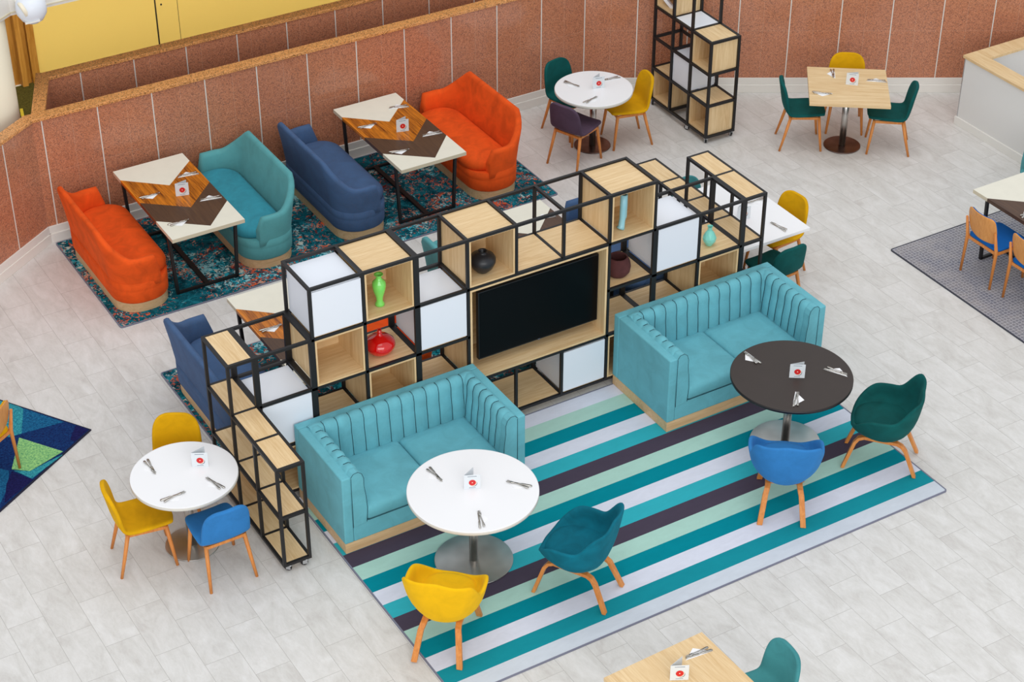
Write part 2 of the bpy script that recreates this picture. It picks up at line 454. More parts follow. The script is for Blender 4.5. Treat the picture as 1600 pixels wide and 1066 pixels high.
# slanting wall to the west
ang = math.atan2(-0.70, -0.98) # direction going away to the south-west
aw = math.atan2(5.17-4.69, 0.70)
L = 4.2
sx, sy = -0.115 - L*math.cos(aw), FY - L*math.sin(aw)
granite_wall('wall_left', L, ZT, (sx, sy, 0), aw)
joints((sx, sy, 0), aw, [L-0.49-JP*k for k in range(0, 6)], ZT, 3)
baseboard('baseboard_left', (sx, sy, 0), aw, 0, L+0.004)
cap(4, (sx, sy, 0), aw, 0, L+0.05, h=0.0345)
# slanting wall to the east
ae = math.atan2(-2.93, 4.89)
granite_wall('wall_right', 9.0, ZT, (6.56, FY, 0), ae)
joints((6.56, FY, 0), ae, [0.012+JP*k for k in range(1, 15)], ZT, 5)
baseboard('baseboard_right', (6.56, FY, 0), ae, 0, 9.0)
cap(6, (6.56, FY, 0), ae, -0.01, 9.0)
# the second parapet behind, with its short return
granite_wall('wall_rear_parapet', 9.0, ZT, (0, 6.0, 0), 0, x0=0.36)
joints((0, 6.0, 0), 0, [0.71+0.603*k for k in range(0, 14)], ZT, 7, 0.0)
cap(8, (0, 6.0, 0), 0, 0.33, 9.0)
ar = math.atan2(0.80, 0.33)
granite_wall('wall_return_parapet', 0.80, ZT, (0.05, 5.24, 0), ar, thick=0.12)
cap(9, (0.05, 5.24, 0), ar, -0.06, 0.93, -0.005, 0.135, 1.4145)
# ochre wall of the corridor, its slit door and lock
struct(MB().box((1.04, 8.8, 0), (12, 9.0, 3.2)).build('wall_corridor', 'yellow_wall'))
g = MB(); g.box((2.615, 8.795, 0), (2.632, 8.81, 3.1)); g.box((2.909, 8.797, 0), (2.914, 8.81, 3.1)); struct(g.build('trim_10', 'dark_gap'))
g = MB().lathe([(0.012, 0), (0.012, 0.006)], 12); k = g.build('trim_11', 'dark_gap'); k.rotation_euler = (PI/2, 0, 0); k.location = (2.70, 8.799, 0.62); struct(k)
g = MB(); g.box((0.97, 8.74, 0), (1.06, 8.8, 2.3)); g.box((0.83, 8.72, 0), (0.90, 8.86, 2.3)); g.box((0.90, 8.80, 0), (0.97, 8.88, 2.3)); struct(g.build('trim_12', 'door_wood', bevel=0.004))
struct(MB().box((0.30, 8.84, 0), (0.83, 8.88, 2.15)).build('door_1', 'door_wood'))
struct(MB().box((0.0, 8.9, 0), (1.05, 9.0, 3.2)).build('wall_corridor_end', 'dark_gap'))
struct(MB().box((1.02, 8.78, 0), (1.10, 8.8, 0.09)).build('baseboard_corridor', 'dark_gap'))
struct(MB().box((-3.0, 6.15, 0.002), (6, 8.78, 0.012)).build('floor_corridor_carpet', 'office_carpet'))
g = MB()
for k in range(9):
    x = -0.4 + 0.19*k
    g.bar((x, 6.4, 0.0135), (x+0.45, 8.2, 0.0135), 0.035, 0.003)
struct(g.build('trim_13', 'lime_line'))
# round column and the white slab over the corridor
struct(MB().lathe([(0.36, 0), (0.36, 2.4)], 48, (-0.425, 5.79)).build('column', 'cream_col'))
poly = [(-0.03, 5.63), (9.0, 5.63), (9.0, 9.0), (-4.0, 9.0), (-4.0, 2.9)]
struct(MB().prism([(p[0], p[1]) for p in poly], 2.39, 2.62).build('ceiling', 'paint'))
g = MB(); g.bar((-0.03, 5.622, 2.425), (9.0, 5.622, 2.425), 0.016, 0.010); g.bar((-0.03, 5.622, 2.425), (-4.0, 2.892, 2.425), 0.016, 0.010); struct(g.build('trim_14', 'cream_edge'))

_l = area_light('corridor_fill', (3.0, 7.0, 2.3), (3.0, 8.8, 0.0), (9, 0.4), 62, (1.0, 0.95, 0.82)); _l.data.spread = R(75)  # added fill under the slab, no fixture here, brightens the ochre wall
dome = thing('ceiling_fitting', 'white round fitting hung from the white slab edge above the corridor', 'ceiling fitting', (0.13, 5.42, 2.52))
mb = MB(); mb.lathe([(0.004, -0.16), (0.06, -0.15), (0.11, -0.115), (0.148, -0.05), (0.155, 0.0), (0.148, 0.06), (0.12, 0.11), (0.06, 0.14), (0.02, 0.145)], 32); mb.build('globe', M['acrylic'], dome)
mb = MB(); mb.T = Matrix.Translation((-0.10, -0.06, 0.03)) @ Matrix.Rotation(R(70), 4, 'Y'); mb.lathe([(0.075, -0.02), (0.085, 0), (0.07, 0.02)], 24); mb.build('side_cap', 'cream_col', dome)
mb = MB(); mb.box((-0.10, 0.0, -0.03), (-0.05, 0.22, 0.02)); mb.bar((-0.11, -0.10, -0.10), (0.03, -0.14, -0.08), 0.04, 0.012); mb.build('bracket', 'paint', dome)

# low white partition round the stairwell opening, with an oak capping
def counter():
    m = MB(); t = MB(); b = MB()
    X0, Y1, H = 9.845, 2.26, 0.845
    m.box((X0, -2.5, 0), (X0+0.14, Y1, H)); m.box((X0+0.14, Y1-0.14, 0), (13.5, Y1, H))
    t.box((X0-0.02, -2.5, H), (X0+0.19, Y1+0.02, H+0.035)); t.box((X0+0.19, Y1-0.19, H), (13.5, Y1+0.02, H+0.035))
    b.box((X0-0.02, -2.5, 0), (X0, Y1+0.02, 0.10)); b.box((X0, Y1, 0), (13.5, Y1+0.02, 0.10))
    struct(m.build('wall_partition', 'grey_wall')); struct(t.build('trim_15', 'oak_y', bevel=0.003)); struct(b.build('baseboard_partition', 'paint', bevel=0.003))
    struct(MB().box((X0-0.004, Y1-0.01, 0.1), (X0, Y1+0.003, H)).build('trim_16', 'chrome'))
counter()

# ------------------------------------------------------------------ rugs
def rug(name, label, mat, edge, x0, y0, x1, y1, h=0.010, rz=0.0, loc=None, group=None):
    t = thing(name, label, 'rug', loc or (0, 0, 0.0005), rz, group)
    poly = [(x+(x0+x1)/2, y+(y0+y1)/2) for x, y in rrect((x1-x0)/2-0.012, (y1-y0)/2-0.012, 0.02, 4)]
    MB().prism(poly, 0, h).build('carpet', mat, t)
    out = [(x+(x0+x1)/2, y+(y0+y1)/2) for x, y in rrect((x1-x0)/2, (y1-y0)/2, 0.028, 4)]
    m = MB(); n = len(poly)
    m.rings([[(*p, 0) for p in out], [(*p, h+0.002) for p in out], [(*p, h+0.002) for p in poly], [(*p, 0) for p in poly]], True, False, 0, False)
    m.build('binding', edge, t)
    return t
rug('striped_rug', 'long rug in teal, mint, white and plum stripes under the two aqua sofas', 'stripes', 'rug_edge', 0.235, -2.872, 5.185, -0.022)
rug('patterned_rug', 'distressed teal and coral rug along the granite wall under the curved sofas', 'ornate', 'rug_edge', -0.085, 3.25, 5.0, 5.11)
r2 = rug('patterned_rug', 'distressed teal and coral rug mostly hidden behind the cube shelving', 'ornate', 'rug_edge', -0.05, 0.56, 4.93, 2.34)
rug('grey_rug', 'grey honeycomb rug with a dark edge under the wooden chairs with blue seats', 'hexrug', 'rug_edge_dark', 7.36, -3.4, 10.0-0.2, 0.49)
# shaggy geometric rug at the west edge
gr = thing('shaggy_rug', 'shaggy navy, blue and lime geometric rug cut off by the picture edge', 'rug', (-0.93, 1.83, 0.0005), 0)
e1 = Vector((-0.541, 0.841, 0)); e2 = Vector((-0.841, -0.541, 0))
def uv(u, v, z): return tuple(e1*u + e2*v + Vector((0, 0, z)))
def wl(x, y): # world xy -> local of the rug
    return (x+0.93, y-1.83)
m = MB(); m.add([uv(0,0,0),uv(2.2,0,0),uv(2.2,3,0),uv(0,3,0),uv(0,0,.012),uv(2.2,0,.012),uv(2.2,3,.012),uv(0,3,.012)], [(0,1,2,3),(4,5,6,7),(0,1,5,4),(1,2,6,5),(2,3,7,6),(3,0,4,7)]); m.build('binding', 'rug_edge_navy', gr)
def patch(pts, mat, z, nm):
    q = [wl(*p) for p in pts]; MB().prism(q, 0.011, z).build(nm, mat, gr)
c0 = (-0.93, 1.83)
def W(u, v): p = e1*u + e2*v; return (c0[0]+p.x, c0[1]+p.y)
patch([W(0.015,0.015), W(2.18,0.015), W(2.18,2.98), W(0.015,2.98)], 'shag_navy', 0.016, 'pile')
patch([W(0.02,0.02), W(0.16,0.02), (-1.15,1.78), W(0.02,0.22)], 'shag_deep', 0.0172, 'pile_patch')
patch([(-1.11,2.06), (-1.5,2.09), (-1.36,2.46)], 'shag_blue', 0.0175, 'pile_patch')
patch([(-1.38,2.50), (-1.36,2.44), (-1.50,2.09), (-1.62,2.10), (-1.75,2.55), (-1.65,2.90)], 'shag_aqua', 0.018, 'pile_patch')
patch([(-1.54,2.04), (-1.27,1.64), (-1.62,1.52), (-1.75,1.63)], 'shag_lime', 0.020, 'pile_patch')
patch([(-1.29,1.60), (-1.62,1.52), (-1.74,1.60), (-1.64,1.41)], 'shag_aqua', 0.019, 'pile_patch')
patch([(-1.64,1.39), (-1.76,1.60), (-1.86,1.45), (-1.96,1.21)], 'shag_deep', 0.0178, 'pile_patch')
patch([(-1.84,1.70), (-1.78,1.62), (-1.85,1.42), (-2.03,1.17), (-2.3,1.2), (-2.2,1.7)], 'shag_blue', 0.0174, 'pile_patch')

# ------------------------------------------------------------------ shelving
S_ = 0.4888; G = 0.0265; DEP = 0.4937; HH = 0.496; Z0 = 0.0833; TB = 0.0262
def XB(b, side='l'):
    """x of the tube at boundary b (0..10); at a double boundary side picks the module"""
    g = 0.0
    for gb in (1, 3, 8):
        if b > gb: g += G
        elif b == gb: g += G if side == 'r' else 0.0
    return b*S_ + g
def LV(l): return Z0 + HH*l
def caster(parent, x, y, a=0.3, top=None):
    m = MB(); top = Z0-TB/2
    ca, sa = math.cos(a), math.sin(a)
    m.T = Matrix.Translation((x, y, 0)) @ Matrix.Rotation(a, 4, 'Z')
    m.lathe([(0.026, top-0.010), (0.026, top)], 14)
    m.box((-0.010, -0.019, 0.020), (0.030, -0.014, top-0.008)); m.box((-0.010, 0.014, 0.020), (0.030, 0.019, top-0.008)); m.box((-0.012, -0.017, top-0.014), (0.024, 0.017, top-0.006))
    o = m.build('caster', 'chrome', parent)
    w = MB(); w.T = Matrix.Translation((x, y, 0)) @ Matrix.Rotation(a, 4, 'Z') @ Matrix.Translation((0.016, 0, 0.032)) @ Matrix.Rotation(PI/2, 4, 'X')
    w.lathe([(0.010, -0.012), (0.027, -0.012), (0.032, -0.008), (0.032, 0.008), (0.027, 0.012), (0.010, 0.012)], 20)
    w.build('wheel', 'rubber', o)
def open_box(parent, x0, x1, y0, y1, z0, z1, face='-y', t=0.016, name='cube_box', mat=('oak_x', 'oak_y', 'oak_z')):
    m = MB()
    if face == '-y':
        m.box((x0, y0, z0), (x1, y1, z0+t), 0); m.box((x0, y0, z1-t), (x1, y1, z1), 0)
        m.box((x0, y0, z0+t), (x0+t, y1, z1-t), 2); m.box((x1-t, y0, z0+t), (x1, y1, z1-t), 2)
        m.box((x0+t, y1-t, z0+t), (x1-t, y1, z1-t), 0)
    else: # open towards -x
        m.box((x0, y0, z0), (x1, y1, z0+t), 1); m.box((x0, y0, z1-t), (x1, y1, z1), 1)
        m.box((x0, y0, z0+t), (x1, y0+t, z1-t), 2); m.box((x0, y1-t, z0+t), (x1, y1, z1-t), 2)
        m.box((x1-t, y0+t, z0+t), (x1, y1-t, z1-t), 1)
    return m.build(name, list(mat), parent)
def white_box(parent, x0, x1, y0, y1, z0, z1):
    m = MB(); d = 0.006
    m.box((x0, y0, z0+0.01), (x1, y1, z1-0.018), 0)
    m.box((x0+d, y0+d, z0), (x1-d, y1-d, z0+0.01), 1)
    return m.build('acrylic_box', ['acrylic', 'oak_x'], parent, bevel=0.003)
def module(name, label, b0, b1, nrows, cont, skip=(), group=None):
    """b0..b1 column boundaries; cont {(col,row): kind}"""
    x0 = XB(b0, 'r'); t = thing(name, label, 'shelving', (x0, 0, 0), 0, group)
    xs = [XB(b, 'r' if b == b0 else 'l')-x0 for b in range(b0, b1+1)]
    m = MB(); h = TB/2
    n = b1-b0
    for i, x in enumerate(xs):
        for yy in (0, DEP):
            for r in range(nrows):
                if ('post', b0+i, r) in skip: continue
                m.box((x-h, yy-h, LV(r)-h), (x+h, yy+h, LV(r+1)+h))
        for l in range(nrows+1):
            if ('cross', b0+i, l) in skip: continue
            m.box((x-h, h, LV(l)-h), (x+h, DEP-h, LV(l)+h))
    for i in range(n):
        for l in range(nrows+1):
            if ('rail', b0+i, l) in skip: continue
            for yy in (0, DEP):
                m.box((xs[i]+h, yy-h, LV(l)-h), (xs[i+1]-h, yy+h, LV(l)+h))
    m.build('metal_frame', 'black', t)
    e = 0.004
    for (c, r), kind in cont.items():
        xa, xb = xs[c-b0]+h+e, xs[c-b0+1]-h-e
        za, zb = LV(r)+h+0.001, LV(r+1)-h-0.004
        if kind == 'wood': open_box(t, xa, xb, -0.008, DEP-0.006, za, zb)
        elif kind == 'box_top': open_box(t, xa, xb, -0.008, DEP-0.006, za, LV(r+1)-0.004)
        elif kind == 'white': white_box(t, xa, xb, -0.006, DEP-0.03, za, zb+0.012)
        elif kind == 'white_in': white_box(t, xa, xb, -0.006, DEP-0.02, za, zb)
        elif kind == 'floor':
            MB().box((xa, 0.014, LV(r)-0.004), (xb, DEP-0.014, LV(r)+0.012)).build('shelf_board', 'oak_x', t)
        elif kind[0] == 'big':
            w = kind[1]; xb = xs[c-b0+w]-h-e; zb = LV(r+2)-h-0.002
            open_box(t, xa, xb, -0.010, DEP-0.006, za, zb, name='television_box', t=0.02)
    pos = [0, n] if n < 3 else [0, 2, n-1 if n < 5 else 3, n]
    if n == 5: pos = [0, 2, 5]
    for i in sorted(set(pos)):
        for yy in (0.035, DEP-0.035):
            xx = xs[i] + (0.03 if i == 0 else -0.03 if i == n else 0)
            caster(t, xx, yy, 0.4+i)
    return t
module('cube_shelving', 'low three-high shelving bay with empty top frame over a white box, west of the stacks', 0, 1, 3,
       {(0, 1): 'white', (0, 0): 'wood'})
module('cube_shelving', 'four-high black framed shelving with white top box, holding the green and red vases', 1, 3, 4,
       {(1, 3): 'white_in', (1, 2): 'wood', (1, 1): 'floor', (1, 0): 'wood', (2, 3): 'box_top', (2, 2): 'floor', (2, 1): 'wood', (2, 0): 'floor'})
sk = set()
for b in (5, 6):
    sk |= {('post', b, 1), ('post', b, 2), ('cross', b, 2)}
for c in (4, 5, 6): sk |= {('rail', c, 2)}
module('cube_shelving', 'widest four-high shelving unit, built around the television in the middle', 3, 8, 4,
       {(3, 2): 'white', (3, 1): 'floor', (3, 0): 'floor', (4, 3): 'box_top', (5, 3): 'floor', (6, 3): 'floor', (4, 1): ('big', 3),
        (4, 0): 'floor', (5, 0): 'floor', (6, 0): 'white_in', (7, 3): 'box_top', (7, 2): 'floor', (7, 1): 'floor', (7, 0): 'wood'}, sk)
module('cube_shelving', 'three-high shelving with white box and mint vase behind the second aqua sofa', 8, 10, 3,
       {(8, 2): 'white', (8, 1): 'floor', (8, 0): 'floor', (9, 2): 'floor', (9, 1): 'wood', (9, 0): 'floor'})

WW = 0.229; WP = 0.4297
def wing(label, x0, ys, heights, levels_open=()):
    """narrow shelf running along y: ys cell boundaries (ascending), heights per cell"""
    t = thing('narrow_shelving', label, 'shelving', (x0, ys[0], 0), 0)
    m = MB(); h = TB/2; o = ys[0]
    for i, y in enumerate(ys):
        hts = [heights[j] for j in (i-1, i) if 0 <= j < len(heights)]
        for x in (0, WW):
            m.box((x-h, y-o-h, LV(0)-h), (x+h, y-o+h, LV(max(hts))+h))
        for l in range(max(hts)+1): m.box((h, y-o-h, LV(l)-h), (WW-h, y-o+h, LV(l)+h))
    for i in range(len(ys)-1):
        for l in range(heights[i]+1):
            for x in (0, WW): m.box((x-h, ys[i]-o+h, LV(l)-h), (x+h, ys[i+1]-o-h, LV(l)+h))
    m.build('metal_frame', 'black', t)
    for i in range(len(ys)-1):
        for l in range(heights[i]+1):
            MB().box((h+0.001, ys[i]-o+h+0.001, LV(l)-0.006), (WW-h-0.001, ys[i+1]-o-h-0.001, LV(l)+0.0115)).build('shelf_board', 'oak_y', t)
    for y in (ys[0], ys[-1]):
        for x in (0.05, WW-0.03): caster(t, x, (y-o) + (0.012 if y == ys[0] else -0.012), 2.2+x*3)
    return t
wing('narrow stepped shelving of empty oak shelves beside the small white round table', -G-WW, [-2*WP, -WP, 0.0, DEP], [2, 2, 3])
wing('narrow stepped shelving running back from the cube shelves by the rectangular white table', XB(10)+G, [0.0, DEP, DEP+WP, DEP+2*WP, DEP+3*WP], [3, 3, 2, 2])

# tall shelving trolley against the far wall, cubes open towards -x
def tall_unit():
    t = thing('cube_shelving', 'tall wheeled shelving tower near the granite wall, its top out of the picture', 'shelving', (7.055, 3.365, 0), R(-1.5))
    w, p, hp = 0.375, 0.378, 0.392
    heights = [3, 4, 5]; m = MB(); h = 0.0145
    z = lambda l: Z0 + hp*l
    for i in range(4):
        top = max(heights[j] for j in (i-1, i) if 0 <= j < 3)
        for x in (0, w): m.box((x-h, i*p-h, z(0)-h), (x+h, i*p+h, z(top)+h))
        for l in range(top+1): m.box((h, i*p-h, z(l)-h), (w-h, i*p+h, z(l)+h))
    for i in range(3):
        for l in range(heights[i]+1):
            for x in (0, w): m.box((x-h, i*p+h, z(l)-h), (x+h, (i+1)*p-h, z(l)+h))
    m.build('metal_frame', 'black', t)
    def bx(i, r): open_box(t, -0.006, w-h-0.002 if False else w+0.006, i*p+h+0.003, (i+1)*p-h-0.003, z(r)+h+0.001, z(r+1)-h+0.010 if True else 0, face='-x')
    # boxes sit between the tubes
    for i, r in ((0, 0), (0, 2), (2, 0), (2, 3)):
        open_box(t, h+0.002-0.012, w-h+0.004, i*p+h-0.006 if i == 0 else i*p+h+0.002, (i+1)*p-h-0.002, z(r)+h+0.001, z(r+1)+0.006, face='-x')
    def bd(i, l, mat='oak_y', nm='shelf_board'): MB().box((h, i*p+h, z(l)-0.004), (w-h, (i+1)*p-h, z(l)+0.011)).build(nm, mat, t)
    bd(1, 3, 'acrylic', 'white_shelf_board')
    mm = MB(); mm.box((0.004, p+h+0.004, z(1)+h+0.001), (w-h, 2*p-h-0.004, z(2)-h), 0); mm.build('acrylic_box', 'acrylic', t, bevel=0.004)
    for i in (0, 1, 3):
        for x in (0.012, w-0.012): caster(t, x, i*p + (0.012 if i == 0 else -0.012 if i == 3 else 0), 1.0+i+x)
    return z(3)+0.03
zt = tall_unit()
o = MB()
o.rings([[(7.17+r*math.cos(a)*0.4, 4.215+r*math.cos(a)*0.55+y*0.0, zt+0.16+r*math.sin(a)) for a in [2*PI*(k+0.5)/8 for k in range(8)]] for r, y in ((0.14, 0),)*1] , True, False) if False else None
m = MB(); n8 = 8
def ringpts(r, x): return [(x, r*math.cos(2*PI*(k+0.5)/n8), 0.145+r*math.sin(2*PI*(k+0.5)/n8)) for k in range(n8)]
m.rings([ringpts(0.155, -0.02), ringpts(0.155, 0.02), ringpts(0.115, 0.02), ringpts(0.115, -0.02), ringpts(0.155, -0.02)], True, False, 0, False)
o = m.build('ring_ornament', 'ring'); o.location = (7.20, 4.27, zt-0.004); o.rotation_euler = (0, 0, R(35))
tag(o, 'white angular ring ornament in the open box of the tall shelving tower', 'ornament')
m = MB(); m.lathe([(0.03, 0), (0.05, 0.02), (0.062, 0.09), (0.045, 0.17), (0.02, 0.2), (0.022, 0.24)], 28)
o = m.build('vase', 'vase_red'); o.location = (7.33, 4.34, zt-0.006); tag(o, 'slim red vase behind the white ring in the tall shelving tower', 'vase', 'vases on the shelving')

# television
tv = thing('television', 'large flat black television in the oak box of the shelving', 'television', (2.80, 0.10, 0.71))
tv_t = R(-3)
m = MB(); m.box((-0.632, 0, 0), (0.632, 0.045, 0.715)); m.build('casing', 'bezel', tv, bevel=0.004)
m = MB(); m.box((-0.622, -0.0025, 0.014), (0.622, 0.002, 0.706)); m.build('screen', 'screen', tv)
m = MB(); m.box((-0.012, -0.005, 0.001), (0.012, 0.0, 0.012)); m.build('badge', 'logo', tv)
m = MB(); m.box((-0.2, 0.045, 0.2), (0.2, 0.37, 0.5)); m.build('wall_bracket', 'black', tv)

# ------------------------------------------------------------------ vases
def vase(label, mat, prof, loc, seg=48, smooth=True):
    m = MB(); m.lathe(prof, seg, smooth=smooth, cap=True)
    o = m.build('vase', mat); o.location = loc; tag(o, label, 'vase', 'vases on the shelving'); return o
zf = lambda r: LV(r)+TB/2+0.001+0.016
vase('bright green glazed baluster vase in an oak cube of the shelving', 'vase_green',
     [(0.03, 0), (0.042, 0.004), (0.04, 0.02), (0.026, 0.05), (0.033, 0.09), (0.052, 0.15), (0.06, 0.20), (0.056, 0.235), (0.03, 0.262), (0.022, 0.28), (0.026, 0.298), (0.04, 0.308), (0.038, 0.312), (0.02, 0.30), (0.014, 0.28)],
     (1.225, 0.14, zf(3)+0.0005))
vase('squat glossy red vase with a narrow neck on a shelf beside an orange gap', 'vase_red',
     [(0.04, 0), (0.075, 0.006), (0.115, 0.038), (0.136, 0.085), (0.128, 0.125), (0.09, 0.158), (0.045, 0.178), (0.024, 0.19), (0.019, 0.21), (0.02, 0.24), (0.014, 0.24), (0.010, 0.2)],
     (1.225, 0.175, LV(2)+0.0125))
vase('round matt black vase in the oak cube above the television', 'vase_black',
     [(0.035, 0), (0.05, 0.003), (0.09, 0.045), (0.116, 0.10), (0.118, 0.135), (0.10, 0.165), (0.055, 0.187), (0.035, 0.192), (0.034, 0.205), (0.042, 0.212), (0.036, 0.212), (0.028, 0.20), (0.028, 0.17)],
     (2.245, 0.15, zf(3)+0.0005))
vase('squat maroon felt vase on the shelf under the pale blue vase', 'vase_maroon',
     [(0.06, 0), (0.082, 0.004), (0.112, 0.045), (0.12, 0.095), (0.112, 0.145), (0.095, 0.182), (0.086, 0.195), (0.078, 0.195), (0.085, 0.17), (0.085, 0.10)],
     (3.69, 0.165, LV(2)+0.0125))
m = MB(); m.tube([(-0.020, 0, 0.0), (-0.012, 0, 0.02), (-0.004, 0, 0.10), (0.000, 0, 0.22), (0.006, 0, 0.345)], [0.040, 0.030, 0.028, 0.030, 0.034], 24)
m.tube([(0.034, 0.026, 0.05), (0.036, 0.026, 0.10), (0.036, 0.026, 0.22), (0.034, 0.024, 0.325)], [0.012, 0.022, 0.024, 0.024], 18)
o = m.build('vase', 'vase_blue'); o.location = (3.70, 0.13, zf(3)+0.004); tag(o, 'tall pale blue twin-tube vase in the east-most oak cube', 'vase', 'vases on the shelving')
mo = MB(); mo.lathe([(0.023, 0.0), (0.023, 0.002)], 20, (0.006, 0)); q = mo.build('mouth', 'seam', o); q.location = (0, 0, 0.3445)  # flat dark disc on the solid tube, painted shade of an open mouth
# faceted mint vase
pr = [(0.028, 0.0, 0), (0.062, 0.052, 1), (0.066, 0.085, 0), (0.044, 0.135, 1), (0.021, 0.165, 0), (0.020, 0.19, 1), (0.028, 0.208, 0)]
rings = [[(r*math.cos(2*PI*(k+0.5*s)/9), r*math.sin(2*PI*(k+0.5*s)/9), z) for k in range(9)] for r, z, s in pr]
m = MB()
for i in range(len(rings)-1):
    A, B, sft = rings[i], rings[i+1], pr[i][2]
    for k in range(9):
        k2 = (k+1) % 9
        if sft == 0: m.add([A[k], A[k2], B[k]], [(0, 1, 2)]); m.add([A[k2], B[k2], B[k]], [(0, 1, 2)])
        else: m.add([A[k], B[k2], B[k]], [(0, 1, 2)]); m.add([A[k], A[k2], B[k2]], [(0, 1, 2)])
m.add(rings[0], [list(range(9))]); 
o = m.build('vase', 'vase_mint'); o.location = (4.715, 0.15, LV(2)+0.0125); tag(o, 'small faceted mint vase on the lower shelf behind the second aqua sofa', 'vase', 'vases on the shelving')

# ------------------------------------------------------------------ channel-tufted aqua sofas
def tufted_sofa(label, loc, w=1.76):
    t = thing('tufted_sofa', label, 'sofa', loc, 0, 'aqua channel-back sofas')
    d = 0.90; H = 0.79; P = 0.105; T = 0.085
    hw = w/2
    MB().box((-hw+0.004, -d+0.004, 0), (hw-0.004, -0.004, P)).build('plinth', 'plinth', t, bevel=0.003)
    m = MB()
    m.box((-hw, -T, P), (hw, 0, H)); m.box((-hw, -d, P), (-hw+T, -T, H)); m.box((hw-T, -d, P), (hw, -T, H))
    m.box((-hw+T, -d, P), (hw-T, -T, 0.285))
    m.build('case', 'sofa', t, bevel=0.012, bseg=3)
    # fluted pads: grid along the run, profile from seat up and over the top
    prof = [(0.135, 0.27), (0.138, 0.42), (0.130, 0.55), (0.116, 0.66), (0.116, 0.745), (0.10, 0.795), (0.066, 0.824), (0.022, 0.82), (-0.004, 0.787)]
    def pad(name, n, run, place, end=False):
        per = 8; rows = []; nu = n*per
        for v, (off, z) in enumerate(prof):
            row = []
            for u in range(nu+1):
                f = (u % per)/per; b = abs(math.sin(PI*f))**0.7
                k = 0.019
                if v < len(prof)-3: oo, zz = off - k*(1-b), z
                else: oo, zz = off - k*0.3*(1-b), z - k*1.0*(1-b)*(1.0 if v < len(prof)-1 else 0)
                row.append(place(run*u/nu, oo, zz))
            rows.append(row)
        mm = MB(); mm.rings(rows, False, False, 0, True)
        # closing ends
        for side in (0, nu):
            c = [rows[v][side] for v in range(len(prof))] + [place(run*side/nu, -0.004, 0.27)]
            mm.add(c, [list(range(len(c)))])
        o = mm.build(name, 'sofa', t)
        s = MB()
        for q in range(1, n):
            pts = [place(run*q/n, (off if v < len(prof)-3 else off) - (0.0145 if v < len(prof)-3 else 0.003), z - (0 if v < len(prof)-3 else 0.0155)) for v, (off, z) in enumerate(prof[1:-1], 1)]
            s.tube(pts, 0.0026, 5)
        s.build('seam', 'seam', o)
    inner = w-2*T
    pad('back_pad', 13, inner, lambda u, o, z: (-hw+T+u, -T-o, z))
    arm = d-T-0.10
    pad('arm_pad', 7, arm, lambda u, o, z: (-hw+T+o, -T-0.03-u, z))
    pad('arm_pad', 7, arm, lambda u, o, z: (hw-T-o, -T-0.03-u, z))
    # plain upholstered front of each arm pad
    for s in (-1, 1):
        mm = MB(); y0, y1 = -d-0.004, -d+0.075
        outl = [(o-0.004, z-0.003) for o, z in prof]
        a = [(s*(hw-T-o), y0, z) for o, z in outl] + [(s*(hw-T), y0, 0.26)]
        b = [(s*(hw-T-o), y1, z) for o, z in outl] + [(s*(hw-T), y1, 0.26)]
        n = len(a)
        mm.add(a+b, [list(range(n)), list(range(n, 2*n))[::-1]] + [(i, (i+1) % n, n+(i+1) % n, n+i) for i in range(n)])
        mm.build('arm_front', 'sofa', t, bevel=0.006)
        q = MB(); q.tube([(s*(hw-T-o-0.001), y0-0.002, z) for o, z in [(0.122, 0.28)]+[(o-0.002, z) for o, z in prof[1:]]] , 0.0022, 5)
        q.tube([(s*(hw-T+0.002), y0-0.001, z) for z in (0.26, 0.5, 0.78)], 0.0024, 5)
        q.build('seam', 'seam', t)
    cw = (inner-0.24)/2
    for k in (0, 1):
        x0 = -hw+T+0.12+k*cw; mm = MB()
        out = rrect(cw/2-0.002, (d-T-0.10+0.02)/2, 0.03, 5); cx, cy = x0+cw/2, (-d-0.005 + (-T-0.10))/2
        hy = (d-T-0.095)/2
        def ring(inset, z): return [(cx+x, cy+y, z) for x, y in rrect(cw/2-0.002-inset, hy-inset, 0.035, 5)]
        mm.rings([ring(0.012, 0.29), ring(0.0, 0.305), ring(0, 0.385), ring(0.012, 0.412), ring(0.04, 0.426), ring(0.12, 0.436)], True, True, 0, True)
        mm.build('seat_cushion', 'sofa', t)
        q = MB(); q.tube([(x, y, 0.290) for x, y, z in ring(-0.001, 0)]+[ring(-0.001, 0.290)[0]], 0.003, 5)
        q.build('piping', 'seam', t)
    return t
sofa1 = tufted_sofa('aqua channel-back sofa facing the white round table on the striped rug', (1.155, -0.025, 0.0127))
sofa2 = copy_thing(sofa1, 'aqua channel-back sofa beside the dark round table', (4.425, -0.015, 0.0127))

